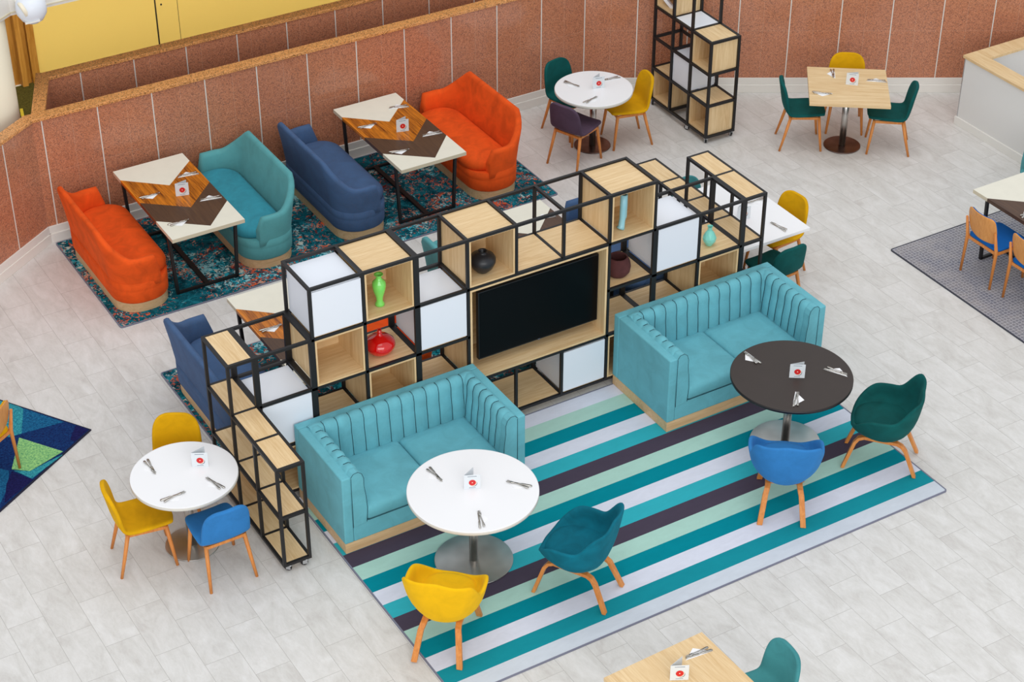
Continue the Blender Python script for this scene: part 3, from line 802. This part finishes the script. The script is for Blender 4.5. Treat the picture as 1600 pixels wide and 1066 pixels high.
# ------------------------------------------------------------------ curved sofas
def curved_sofa(label, mat, seat_mat, loc, rz):
    """back towards local -x, seat open to +x"""
    t = thing('curved_sofa', label, 'sofa', loc, rz, 'curved high-backed sofas')
    hx, hy, r = 0.285, 0.775, 0.255
    def outl(d, n=10): return rrect(hx+d, hy+d, r+d, n)
    MB().prism(outl(-0.006), 0, 0.105).build('plinth', 'plinth', t)
    m = MB()
    m.rings([[(*p, z) for p in outl(d)] for d, z in ((0.0, 0.106), (0.008, 0.12), (0.013, 0.24), (0.011, 0.247), (0.013, 0.254), (0.013, 0.34))], True, True, 0, True)
    m.build('base', mat, t)
    # shell path: from the near front end round the back to the far front end
    path = []
    xf = hx-0.135
    n = 10
    for k in range(5): path.append((xf - (xf-(-hx+r))*k/4*1.0, -hy, 0, -1))
    for k in range(1, n+1):
        a = R(270-90*k/n); path.append((-hx+r+r*math.cos(a), -hy+r+r*math.sin(a), math.cos(a), math.sin(a)))
    nb = 22
    for k in range(1, nb): path.append((-hx, -hy+r+(2*hy-2*r)*k/nb, -1, 0))
    for k in range(0, n+1):
        a = R(180-90*k/n); path.append((-hx+r+r*math.cos(a), hy-r+r*math.sin(a), math.cos(a), math.sin(a)))
    for k in range(1, 5): path.append((-hx+r + (xf-(-hx+r))*k/4, hy, 0, 1))
    rings = []
    tot = len(path)
    # arc length from each end
    s = [0.0]
    for a, b in zip(path, path[1:]): s.append(s[-1]+math.hypot(b[0]-a[0], b[1]-a[1]))
    S = s[-1]
    for (x, y, nx, ny), q in zip(path, s):
        e = min(q, S-q)
        arm = 0.615
        lift = max(0.0, min(1.0, (e-0.27)/0.30))**1.4
        h = arm + 0.27*lift
        front = smooth(-0.012, 0.045, e)
        h = 0.385 + (h-0.385)*math.sqrt(front)
        fl = 0.090*max(0, (h-0.5))/0.4 + 0.002
        th = 0.095 - 0.03*max(0, (h-0.5))/0.4
        P = [(-0.02, 0.28), (0.006, 0.28), (0.0122, 0.345), (0.0125+fl*0.45, 0.36+(h-0.36)*0.5), (0.0125+fl*0.92, h-0.035), (0.0125+fl-0.012, h-0.008),
             (fl-0.02, h), (fl-th+0.012+0.01, h-0.01), (fl-th+0.006, h-0.04), (fl*0.35-th, 0.36+(h-0.36)*0.4), (-th, 0.36), (-th, 0.27)]
        rings.append([(x+nx*o, y+ny*o, z) for o, z in P])
    m = MB(); m.rings(rings, True, True, 0, True); m.build('backrest', mat, t)
    # cushion
    def ring(d, z):
        return [(x+0.055, y, z) for x, y in rrect(hx-0.030+d, hy-0.075+d, r-0.03+d, 10)]
    m = MB(); m.rings([ring(-0.02, 0.335), ring(0.0, 0.35), ring(0.008, 0.39), ring(-0.004, 0.43), ring(-0.035, 0.452), ring(-0.10, 0.466), ring(-0.18, 0.472)], True, True, 0, True)
    m.build('seat_cushion', seat_mat, t)
    return t
CH = 0.0125
curved_sofa('burnt orange curved sofa at the west corner of the rug along the granite wall', 'orange', 'orange', (0.285, 4.175, CH), 0)
curved_sofa('teal curved sofa by the granite wall back to back with a blue one', 'teal_weave', 'teal_seat', (1.705, 4.27, CH), PI)
curved_sofa('denim blue curved sofa by the granite wall between the teal sofa and a table', 'blue_weave', 'blue_weave', (2.79, 4.27, CH), 0)
curved_sofa('burnt orange curved sofa at the east end of the rug along the granite wall', 'orange', 'orange', (4.42, 4.27, CH), PI)
curved_sofa('denim blue curved sofa behind the narrow shelving, partly hidden', 'blue_weave', 'blue_weave', (0.285, 1.39, CH), 0)
curved_sofa('burnt orange curved sofa glimpsed through the shelving behind the red vase', 'orange', 'orange', (1.775, 1.42, CH), PI)
curved_sofa('teal curved sofa whose backrest tip shows through the empty top frame of the shelving', 'teal_weave', 'teal_seat', (2.99, 1.42, CH), 0)
curved_sofa('denim blue curved sofa glimpsed behind the pale blue and maroon vases', 'blue_weave', 'blue_weave', (4.53, 1.40, CH), PI)
curved_sofa('teal sofa cut off by the east edge of the picture by the grey rug', 'teal_weave', 'teal_seat', (9.43, -0.13, CH), PI)

# ------------------------------------------------------------------ pattern-topped tables
def pattern_table(label, loc, rz=0.0, swap=False):
    t = thing('patterned_table', label, 'table', loc, rz, 'tables with chevron inlay tops')
    w, l, H, th = 0.775, 1.58, 0.755, 0.04
    mats = ['cream', 'wenge' if swap else 'walnut', 'walnut' if swap else 'wenge', 'cream_edge']
    a = [(0, l), (0, 1.37), (0.395, 1.015), (w, 1.387), (w, l)]
    b = [(0, 1.37), (0, 0.835), (0.41, 0.493), (w, 0.868), (w, 1.387), (0.395, 1.015)]
    c = [(0, 0.835), (0, 0.417), (0.432, 0.06), (w, 0.427), (w, 0.868), (0.41, 0.493)]
    d = [(0, 0.417), (0, 0), (w, 0), (w, 0.427), (0.432, 0.06)]
    m = MB()
    for i, q in enumerate((a, b, c, d)):
        # one slab split by inlay: tops and outer sides
        qq = [(x-w/2, y-l/2) for x, y in (q if i < 3 else q)]
        m.add([(x, y, H) for x, y in qq], [list(range(len(qq)))], (0, 1, 2, 0)[i])
        m.add([(x, y, H-th) for x, y in qq], [list(range(len(qq)))[::-1]], 3)
        for k in range(len(qq)):
            p, r = qq[k], qq[(k+1) % len(qq)]
            if (abs(p[0]-r[0]) < 1e-6 and abs(abs(p[0])-w/2) < 1e-6) or (abs(p[1]-r[1]) < 1e-6 and abs(abs(p[1])-l/2) < 1e-6):
                m.add([(*p, H-th), (*r, H-th), (*r, H), (*p, H)], [(0, 1, 2, 3)], (3, 1, 2, 3)[i])
    m.build('tabletop', mats, t)
    for s in (-1, 1):
        f = MB(); y = s*(l/2-0.19)
        f.bar((-0.325, y, 0.0125), (0.325, y, 0.0125), 0.03, 0.025); f.bar((-0.36, y, H-th-0.0125), (0.36, y, H-th-0.0125), 0.03, 0.025)
        f.bar((-0.325, y, 0.0), (-0.36, y, H-th), 0.03, 0.03, ref=(0, 1, 0)); f.bar((0.325, y, 0.0), (0.36, y, H-th), 0.03, 0.03, ref=(0, 1, 0))
        f.build('leg_frame', 'black', t)
    MB().bar((0, -l/2+0.2, 0.0135), (0, l/2-0.2, 0.0135), 0.05, 0.025).build('floor_rail', 'black', t)
    return t
tA = pattern_table('chevron-inlaid table between the orange sofa and the teal sofa', (0.965, 4.13, CH))
copy_thing(tA, 'chevron-inlaid table between the blue sofa and the second orange sofa by the granite wall', (3.545, 4.19, CH))
copy_thing(tA, 'chevron-inlaid table partly seen behind the empty low shelving frame', (0.995, 1.32, CH))
pattern_table('chevron-inlaid table seen through the open frames above the television', (3.69, 1.36, CH), 0, True)
pattern_table('cream and brown inlaid table cut off by the east picture edge on the grey rug', (8.37, -0.74, CH), 0, True)

# ------------------------------------------------------------------ pedestal tables
def round_table(label, loc, D, H, top, edge, base_mat, base_d, th=0.035, group='round pedestal tables'):
    t = thing('round_table', label, 'table', loc, 0, group)
    m = MB(); r = D/2
    m.lathe([(r-0.004, H-th), (r, H-th+0.004), (r, H-0.004)], 96, mi=1, smooth=True, cap=True)
    m.lathe([(r, H-0.004), (r-0.003, H-0.0005), (r-0.008, H)], 96, mi=0, cap=True)
    m.build('tabletop', [top, edge], t)
    ped(t, H-th, base_mat, base_d); return t
def ped(t, H, base_mat, base_d):
    r = base_d/2
    MB().lathe([(r-0.004, 0), (r, 0.003), (r, 0.009), (r-0.003, 0.012)], 72, smooth=False).build('base_plate', base_mat, t)
    MB().lathe([(0.038, 0.012), (0.038, H-0.008)], 32).build('column', 'steel', t)
    MB().lathe([(0.12, H-0.008), (0.12, H)], 24).build('top_plate', 'black', t)
round_table('large white round table in front of the first aqua sofa', (1.165, -1.53, CH), 1.085, 0.75, 'white_top', 'white_edge', 'steel', 0.66)
round_table('dark brown round table in front of the second aqua sofa', (4.39, -1.58, CH), 1.085, 0.745, 'dark_top', 'dark_edge', 'steel', 0.64)
round_table('small white round table between two yellow chairs and a blue chair', (-0.77, -0.12, 0), 0.89, 0.755, 'white_top', 'white_edge', 'steel', 0.46)
round_table('small white round table by the granite wall with green, plum and yellow chairs', (5.925, 4.0, 0), 0.883, 0.725, 'white_top', 'white_edge', 'base_dark', 0.42)
def square_table(label, loc, rz, w, l, top, base, H=0.755, edge=None, th=0.035, base_d=0.42):
    t = thing('pedestal_table', label, 'table', loc, rz)
    m = MB(); m.box((-w/2, -l/2, H-th), (w/2, l/2, H)); m.build('tabletop', top, t, bevel=0.002)
    ped(t, H-th, base, base_d); return t
square_table('square oak-topped pedestal table beside the granite wall', (8.37, 2.53, 0), math.atan2(-0.52, 0.71), 0.89, 0.90, 'oak_x', 'base_dark')
square_table('rectangular white table east of the shelving, between a yellow and a green chair', (5.68, 0.93, 0), 0, 0.84, 1.20, 'white_top', 'steel')
square_table('oak-topped table cut off by the bottom edge of the picture', (1.36, -4.33, 0), 0.03, 0.89, 0.93, 'oak_y', 'steel')

# ------------------------------------------------------------------ velvet dining chairs
def make_dining(label, mat, loc, f, group='velvet shell dining chairs'):
    t = thing('dining_chair', label, 'chair', loc, rz_to(*f), group)
    # centreline from front of seat to top of back: (y, z, half width)
    prof = [(0.235, 0.432, 0.135), (0.232, 0.440, 0.185), (0.20, 0.447, 0.205), (0.10, 0.444, 0.217), (0.0, 0.437, 0.222), (-0.10, 0.433, 0.222), (-0.165, 0.440, 0.220), (-0.205, 0.468, 0.218),
            (-0.225, 0.52, 0.216), (-0.240, 0.60, 0.214), (-0.254, 0.68, 0.207), (-0.264, 0.735, 0.192), (-0.272, 0.775, 0.165), (-0.276, 0.798, 0.125), (-0.278, 0.806, 0.07)]
    nt = 10; rows = []
    for i, (y, z, hw) in enumerate(prof):
        up = smooth(4, 9, i)
        row = []
        for k in range(nt+1):
            u = -1+2*k/nt
            row.append((u*hw, y + 0.045*up*(u*hw/0.216)**2, z + 0.012*(1-up)*abs(u)**3 - (0.0)))
        rows.append(row)
    m = MB(); m.rings(rows, False, False, 0, True)
    m.build('shell', mat, t, solid=0.036, sub=1)
    m = MB()
    for x0, y0, x1, y1 in ((-0.17, 0.17, 0.17, 0.17), (0.17, 0.17, 0.17, -0.16), (0.17, -0.16, -0.17, -0.16), (-0.17, -0.16, -0.17, 0.17)):
        m.bar((x0, y0, 0.402), (x1, y1, 0.402), 0.022, 0.03)
    m.build('seat_frame', 'beech', t, bevel=0.003)
    for sx, sy in ((-1, 1), (1, 1), (-1, -1), (1, -1)):
        m = MB(); top = (sx*0.168, 0.165 if sy > 0 else -0.15, 0.415); bot = (sx*0.205, 0.215 if sy > 0 else -0.255, 0.0)
        m.tube([top, ((top[0]+bot[0])/2, (top[1]+bot[1])/2, 0.2), bot], [0.0185, 0.0165, 0.0125], 14)
        m.build('leg', 'beech', t)
    return t
chairs = [
 ('plum velvet dining chair at the small table by the granite wall', 'purple', (5.575, 3.81), (0.93, 0.36)),
 ('yellow velvet dining chair with beech legs beside the tall shelving tower', 'yellow', (6.32, 3.92), (-0.97, 0.22)),
 ('dark green velvet dining chair behind the plum chair against the granite wall', 'green', (5.90, 4.44), (0.2, -0.98)),
 ('dark green velvet dining chair west of the square oak table', 'green', (8.0, 2.835), (0.85, -0.52)),
 ('dark green velvet dining chair east of the square oak table', 'green', (8.775, 2.255), (-0.78, 0.62)),
 ('yellow velvet dining chair between the square oak table and the granite wall', 'yellow', (8.68, 2.90), (-0.59, -0.81)),
 ('mustard velvet dining chair west of the small white round table, seen from its side', 'yellow', (-1.16, -0.065), (0.985, -0.17)),
 ('cornflower blue velvet dining chair at the small white round table', 'blue', (-0.68, -0.52), (0.0, 1.0)),
 ('mustard velvet dining chair behind the small white round table near the blue sofa', 'yellow', (-0.66, 0.40), (-0.50, -0.866)),
 ('mustard velvet dining chair at the east side of the rectangular white table', 'yellow', (6.08, 0.82), (-0.99, -0.10)),
 ('dark green velvet dining chair tucked behind the second aqua sofa', 'green', (5.67, 0.32), (-0.05, 0.999)),
 ('sea teal velvet dining chair glimpsed through the narrow shelving behind the rectangular table', 'teal', (5.56, 1.45), (0.1, -0.99)),
 ('sea teal velvet dining chair beside the oak table at the bottom of the picture', 'teal', (1.95, -4.34), (-0.99, 0.08)),
]
protos = {}
for label, mat, (x, y), f in chairs:
    if mat in protos: copy_thing(protos[mat], label, (x, y, 0), rz_to(*f))
    else: protos[mat] = make_dining(label, mat, (x, y, 0), f)

# ------------------------------------------------------------------ upholstered tub chairs
def make_tub(label, mat, loc, f):
    t = thing('tub_chair', label, 'chair', loc, rz_to(*f), 'velvet tub chairs with bentwood legs')
    n = 48
    def hgt(a):  # a = degrees from the front, 0..180
        h = 0.455
        h += 0.165*smooth(23, 74, a) + 0.20*smooth(106, 136, a) + 0.01*smooth(150, 180, a)
        return h
    def rimr(a):
        base = 0.300 + 0.045*smooth(8, 45, a) - 0.020*smooth(55, 90, a)
        base += 0.060*smooth(105, 140, a) - 0.075*smooth(128, 180, a)
        return base
    def P(ai, rad, z, squash=1.0):
        th = R(90) + R(ai); return (rad*math.cos(th)*1.0, rad*math.sin(th)*squash, z)
    rings = []
    spec = [('c', 0.05, 0.315), ('c', 0.15, 0.318), ('c', 0.215, 0.342), ('w', 0.30, 0.30), ('w', 0.60, 0.62), ('w', 0.90, 0.90), ('r', 1.0, 0.97), ('t', 0, 0), ('i', 0.93, 0.96), ('i', 0.82, 0.60), ('i', 0.74, 0.30), ('f', 0.60, 0)]
    for kind, q, z in spec:
        ring = []
        for k in range(n):
            ai = 360.0*k/n; a = min(ai, 360-ai); h = hgt(a); r = rimr(a)
            if kind == 'c': ring.append(P(ai, q, z))
            elif kind == 'w':
                zz = 0.355+(h-0.355)*z; rr = 0.235+(r-0.235)*(z**0.75); ring.append(P(ai, rr+0.012*math.sin(PI*z), zz))
            elif kind == 'r': ring.append(P(ai, r+0.003, h-0.014))
            elif kind == 't': ring.append(P(ai, r-0.016, h))
            elif kind == 'i':
                zz = 0.42+(h-0.42)*z*0.98; ring.append(P(ai, (0.235+(r-0.036-0.235)*z**0.55), zz))
            else: ring.append(P(ai, 0.15, 0.41))
        rings.append(ring)
    m = MB(); m.rings(rings, True, True, 0, True); m.build('shell', mat, t, sub=1)
    m = MB()
    def cr(s, z): return [(x*1.0, y+0.018, z) for x, y in [(0.262*s*math.copysign(abs(math.cos(a))**0.85, math.cos(a)), 0.262*s*math.copysign(abs(math.sin(a))**0.85, math.sin(a))) for a in [2*PI*k/40 for k in range(40)]]]
    m.rings([cr(0.84, 0.395), cr(0.96, 0.41), cr(1.0, 0.43), cr(0.97, 0.452), cr(0.80, 0.472), cr(0.4, 0.482)], True, True, 0, True)
    m.build('seat_cushion', mat, t)
    # bentwood side frames
    for s in (-1, 1):
        m = MB()
        xs_t, xs_b = s*0.135, s*0.185
        pts = [(xs_b, 0.315, 0.0), (xs_t+s*0.018, 0.235, 0.265), (xs_t+s*0.006, 0.205, 0.305), (xs_t, 0.155, 0.322), (xs_t, -0.13, 0.300), (xs_t+s*0.006, -0.175, 0.282), (xs_t+s*0.018, -0.21, 0.245), (xs_b, -0.315, 0.0)]
        wd, ht = 0.048, 0.031
        rr = []
        for i, p in enumerate(pts):
            p = Vector(p); dd = (Vector(pts[min(i+1, len(pts)-1)]) - Vector(pts[max(i-1, 0)])).normalized()
            sx = Vector((1, 0, 0)); b = sx.cross(dd).normalized()
            if i in (0, len(pts)-1): b = Vector((0, 1, 0)) if b.y > 0 else Vector((0, -1, 0))
            rr.append([tuple(p+sx*(i1*wd/2)+b*(j1*ht/2)) for i1, j1 in ((-1,-1),(1,-1),(1,1),(-1,1))])
        m.rings(rr, True, True, 0, False); m.build('leg_frame', 'beech', t, bevel=0.004)
    m = MB(); m.bar((-0.15, 0.06, 0.306), (0.15, 0.06, 0.306), 0.05, 0.02); m.bar((-0.15, -0.08, 0.298), (0.15, -0.08, 0.298), 0.05, 0.02); m.build('cross_rail', 'beech', t)
    return t
make_tub('bright yellow velvet tub chair seen from behind at the large white round table', 'gold', (0.51, -2.24, CH), (0.70, 0.71))
make_tub('petrol teal velvet tub chair beside the large white round table', 'dkteal', (1.72, -2.28, CH), (-0.555, 0.83))
make_tub('cornflower blue velvet tub chair seen from behind at the dark round table', 'blue', (3.83, -2.25, CH), (0.60, 0.80))
make_tub('bottle green velvet tub chair at the dark round table, one leg off the rug', 'green', (4.96, -2.22, CH), (-0.71, 0.70))

# ------------------------------------------------------------------ plywood-backed chairs
def ply_chair(label, pad, loc, f, group=None):
    t = thing('wooden_chair', label, 'chair', loc, rz_to(*f), group)
    for s in (-1, 1):
        m = MB(); m.tube([(s*0.215, -0.235, 0.0), (s*0.21, -0.215, 0.42), (s*0.205, -0.265, 0.66)], [0.013, 0.019, 0.013], 12); m.build('leg', 'beech', t)
        m = MB(); m.tube([(s*0.215, 0.215, 0.0), (s*0.205, 0.195, 0.41)], [0.013, 0.018], 12); m.build('leg', 'beech', t)
    m = MB()
    for p, q in (((-0.2, -0.205), (0.2, -0.205)), ((-0.2, 0.185), (0.2, 0.185)), ((-0.205, -0.2), (-0.205, 0.18)), ((0.205, -0.2), (0.205, 0.18))):
        m.bar((*p, 0.405), (*q, 0.405), 0.022, 0.035)
    m.build('seat_frame', 'beech', t, bevel=0.003)
    m = MB(); m.rings([[(x, y, z) for x, y in rrect(0.215+d, 0.215+d, 0.06, 5)] for d, z in ((-0.01, 0.424), (0, 0.43), (0, 0.447), (-0.02, 0.456))], True, True, 0, True)
    m.build('seat', pad, t)
    prof = [(0.49, 0.13), (0.50, 0.165), (0.53, 0.19), (0.60, 0.205), (0.68, 0.207), (0.75, 0.20), (0.785, 0.185), (0.80, 0.15)]
    def sheet(off, sc, z0, nm, mat, th):
        rows = []
        for z, hw in prof:
            if z < z0: continue
            row = []
            for k in range(9):
                u = -1+k/4.0; row.append((u*hw*sc, -0.245 - (z-0.5)*0.20 + 0.035*u*u + off, 0.49+(z-0.49)*(1 if sc == 1 else 0.985)))
            rows.append(row)
        m = MB(); m.rings(rows, False, False, 0, True); m.build(nm, mat, t, solid=th, sub=1)
    sheet(0.0, 1.0, 0.0, 'backrest', 'ply', 0.012)
    sheet(0.016, 0.97, 0.0, 'back_pad', pad, 0.016)
    return t
c1 = ply_chair('plywood-backed chair with blue seat pad at the corner of the grey rug', 'blue_pad', (7.955, -0.41, CH), (1, 0), 'wooden chairs with blue pads')
copy_thing(c1, 'plywood-backed chair with blue seat pad cut off by the east picture edge', (7.98, -1.01, CH), rz_to(1, 0.02))
ply_chair('plywood-backed chair with mustard pad on the shaggy blue rug', 'yellow', (-1.99, 1.69, 0.0215), (-0.541, 0.841))

# ------------------------------------------------------------------ table settings
def make_knife(loc, rz):
    m = MB()
    m.rings([[(x, y*w, z) for y, z in ((-1, 0), (1, 0), (1, h), (-1, h))] for x, w, h in ((-0.115, 0.006, 0.004), (-0.105, 0.010, 0.006), (-0.03, 0.0075, 0.007), (-0.012, 0.005, 0.005), (0.0, 0.0085, 0.003), (0.08, 0.0095, 0.002), (0.108, 0.003, 0.0015))], True, True)
    o = m.build('knife', 'cutlery'); o.location = loc; o.rotation_euler = (0, 0, rz); return o
def make_fork(loc, rz):
    m = MB()
    m.rings([[(x, y*w, z+dz) for y, z in ((-1, 0), (1, 0), (1, 0.0025), (-1, 0.0025))] for x, w, dz in ((-0.1, 0.007, 0.001), (-0.085, 0.010, 0.001), (-0.03, 0.005, 0.003), (0.03, 0.0035, 0.006), (0.045, 0.010, 0.004), (0.062, 0.0125, 0.002), (0.068, 0.0125, 0.002))], True, True)
    for k in range(4):
        y = -0.0105+0.007*k
        m.box((0.066, y-0.0017, 0.002), (0.100, y+0.0017, 0.0045))
    o = m.build('fork', 'cutlery'); o.location = loc; o.rotation_euler = (0, 0, rz); return o
def make_napkin(loc, rz, side):
    m = MB()
    for k in range(3):
        d = 0.006*k
        pts = [(-0.115+d, -0.012*side), (0.115-d, -0.012*side), (0.005+d, (0.078-d)*side)]
        m.prism(pts, 0.0009*k, 0.0009*(k+1)-0.0001)
    o = m.build('napkin', 'paper'); o.location = loc; o.rotation_euler = (0, 0, rz); return o
kn0 = fk0 = None; nk0 = {}
def setting(x, y, deg, side, z, where, grp):
    global kn0, fk0
    rz = R(deg)
    if side not in nk0: nk0[side] = make_napkin((x, y, z), rz, side); nk = nk0[side]
    else: nk = nk0[side].copy(); COL.objects.link(nk); nk.location = (x, y, z); nk.rotation_euler = (0, 0, rz)
    tag(nk, 'folded white napkin ' + where, 'napkin', 'napkins on the tables')
    px, py = -math.sin(rz)*0.012, math.cos(rz)*0.012
    zk = z+0.003
    if kn0 is None: kn = kn0 = make_knife((x, y, zk), rz)
    else: kn = kn0.copy(); COL.objects.link(kn)
    kn.location = (x+px*side*0.2, y+py*side*0.2, zk); kn.rotation_euler = (0, 0, rz+R(3*side))
    tag(kn, 'steel knife ' + where, 'knife', 'knives on the tables')
    if fk0 is None: fk = fk0 = make_fork((x, y, zk), rz)
    else: fk = fk0.copy(); COL.objects.link(fk)
    fk.location = (x+px*side*1.7, y+py*side*1.7, zk+0.0045); fk.rotation_euler = (0, 0, rz-R(7*side))
    tag(fk, 'steel fork ' + where, 'fork', 'forks on the tables')
TZ = {'A': 0.75+CH, 'B': 0.745+CH, 'C': 0.755, 'D': 0.725, 'P': 0.755+CH, 'S': 0.755}
SETS = [
 (1.004, -1.206, -87.7, -1, 'A', 'at the sofa side of the large white round table'),
 (1.524, -1.658, 128.7, 1, 'A', 'at the east side of the large white round table'),
 (1.016, -1.884, 65.9, -1, 'A', 'nearest the yellow tub chair on the large white round table'),
 (4.252, -1.187, 92.8, 1, 'B', 'at the sofa side of the dark round table'),
 (4.748, -1.752, -60.9, 1, 'B', 'on the dark round table before the green tub chair'),
 (4.192, -1.886, 45.6, -1, 'B', 'nearest the blue tub chair on the dark round table'),
 (-0.962, 0.103, -91.8, -1, 'C', 'on the small table by the mustard chair nearest the blue sofa'),
 (-0.596, -0.359, 107.1, 1, 'C', 'on the small table before the blue dining chair'),
 (-0.959, -0.344, 3.3, -1, 'C', 'on the small table before the west mustard chair'),
 (5.777, 4.213, -69.7, -1, 'D', 'before the green chair on the table by the granite wall'),
 (6.213, 4.08, 173.2, -1, 'D', 'before the yellow chair on the table by the granite wall'),
 (5.743, 3.79, 14.4, -1, 'D', 'before the plum chair on the table by the granite wall'),
 (8.422, 2.852, -126.0, -1, 'S', 'on the square oak table before the yellow chair'),
 (8.714, 2.457, 138.1, -1, 'S', 'on the square oak table before the east green chair'),
 (8.015, 2.546, -42.8, -1, 'S', 'on the square oak table before the west green chair'),
 (1.216, 4.445, 170.7, -1, 'P', 'on walnut inlay before the teal sofa'),
 (0.717, 4.264, -1.6, -1, 'P', 'on walnut inlay before the orange sofa'),
 (1.222, 3.878, 167.5, -1, 'P', 'on dark inlay before the teal sofa'),
 (0.761, 3.62, -1.1, -1, 'P', 'at the shelf-side end of the table before the orange sofa'),
 (3.792, 4.646, 163.3, -1, 'P', 'by the wall end of the table before the east orange sofa'),
 (3.306, 4.456, -3.2, -1, 'P', 'on walnut inlay before the blue sofa by the wall'),
 (3.808, 3.919, 170.1, -1, 'P', 'on dark inlay before the east orange sofa'),
 (3.335, 3.783, -13.2, -1, 'P', 'at the near end of the table beside the blue sofa'),
 (1.20, 1.66, 170.0, -1, 'P', 'seen through the empty low shelf frame'),
 (0.75, 1.45, -2.0, -1, 'P', 'on the half-hidden table beside the partly hidden blue sofa'),
 (1.24, 1.07, 168.0, -1, 'P', 'on the half-hidden table by the shelving, on its dark inlay'),
 (3.93, 1.82, 166.0, -1, 'P', 'seen through the open frames above the television'),
 (5.953, 1.033, 179.6, 1, 'S', 'on the rectangular white table before the mustard chair'),
 (5.822, 0.498, 99.1, -1, 'S', 'on the rectangular white table before the green chair'),
 (1.628, -4.039, 174.5, -1, 'S', 'on the oak table at the bottom of the picture'),
 (8.12, -0.62, 2.0, 1, 'P', 'on the inlaid table at the east picture edge'),
]
for x, y, deg, side, k, where in SETS: setting(x, y, deg, side, TZ[k]+0.0008, where, None)

# folded menu cards
def make_menu(label, loc, rz, open_deg=48, first=None, w=0.135, h=0.145):
    t = thing('menu_card', label, 'menu card', loc, rz, 'folded menu cards')
    # front panel in the local xz-plane facing -y, hinge at local x=0
    m = MB(); m.box((0, 0, 0), (w, 0.0012, h)); m.build('front_leaf', 'card', t)
    m = MB(); m.T = Matrix.Rotation(R(open_deg), 4, 'Z'); m.box((0, 0, 0), (w, 0.0012, h)); m.build('back_leaf', 'card_in', t)
    def disc(cx, cz, r, y, n=28): return [(cx+r*math.cos(2*PI*k/n), y, cz+r*math.sin(2*PI*k/n)) for k in range(n)]
    m = MB()
    for cx, cz, r, y, mi in ((0.079, 0.056, 0.030, -0.0003, 2), (0.074, 0.061, 0.031, -0.0006, 1), (0.069, 0.066, 0.029, -0.0009, 0), (0.069, 0.066, 0.005, -0.0012, 1)):
        m.add(disc(cx, cz, r, y), [list(range(28))], mi)
    m.build('printed_fruit', ['red_fruit', 'fruit_rind', 'fruit_blue'], t)
    MB().box((0.030, -0.0005, 0.127), (0.105, 0, 0.131)).build('printed_line', 'ink', t); MB().box((0.042, -0.0005, 0.012), (0.095, 0, 0.0155)).build('printed_line', 'ink', t)
    return t
def menu(label, x, y, k, deg, op): # x, y is the middle of the front leaf's foot
    rz = R(deg); return make_menu(label, (x-math.cos(rz)*0.0675, y-math.sin(rz)*0.0675, TZ[k]+0.0006), rz, op)
menu('folded menu card on the large white round table', 1.165, -1.52, 'A', -25, 50)
menu('folded menu card on the dark round table', 4.40, -1.64, 'B', -34, 20)
menu('folded menu card on the small white round table by the blue chair', -0.615, -0.10, 'C', -30, 42)
menu('folded menu card on the round table beside the plum chair', 5.97, 3.97, 'D', -18, 42)
menu('folded menu card on the square oak table', 8.42, 2.53, 'S', -43, 20)
menu('folded menu card on the table before the orange sofa', 1.005, 4.09, 'P', -16, 26)
menu('folded menu card on the table before the blue sofa by the wall', 3.57, 4.14, 'P', -16, 30)
menu('folded menu card on the rectangular white table, behind a shelving post', 5.63, 0.80, 'S', -20, 48)
menu('folded menu card at the bottom edge of the picture', 1.355, -4.18, 'S', -28, 44)
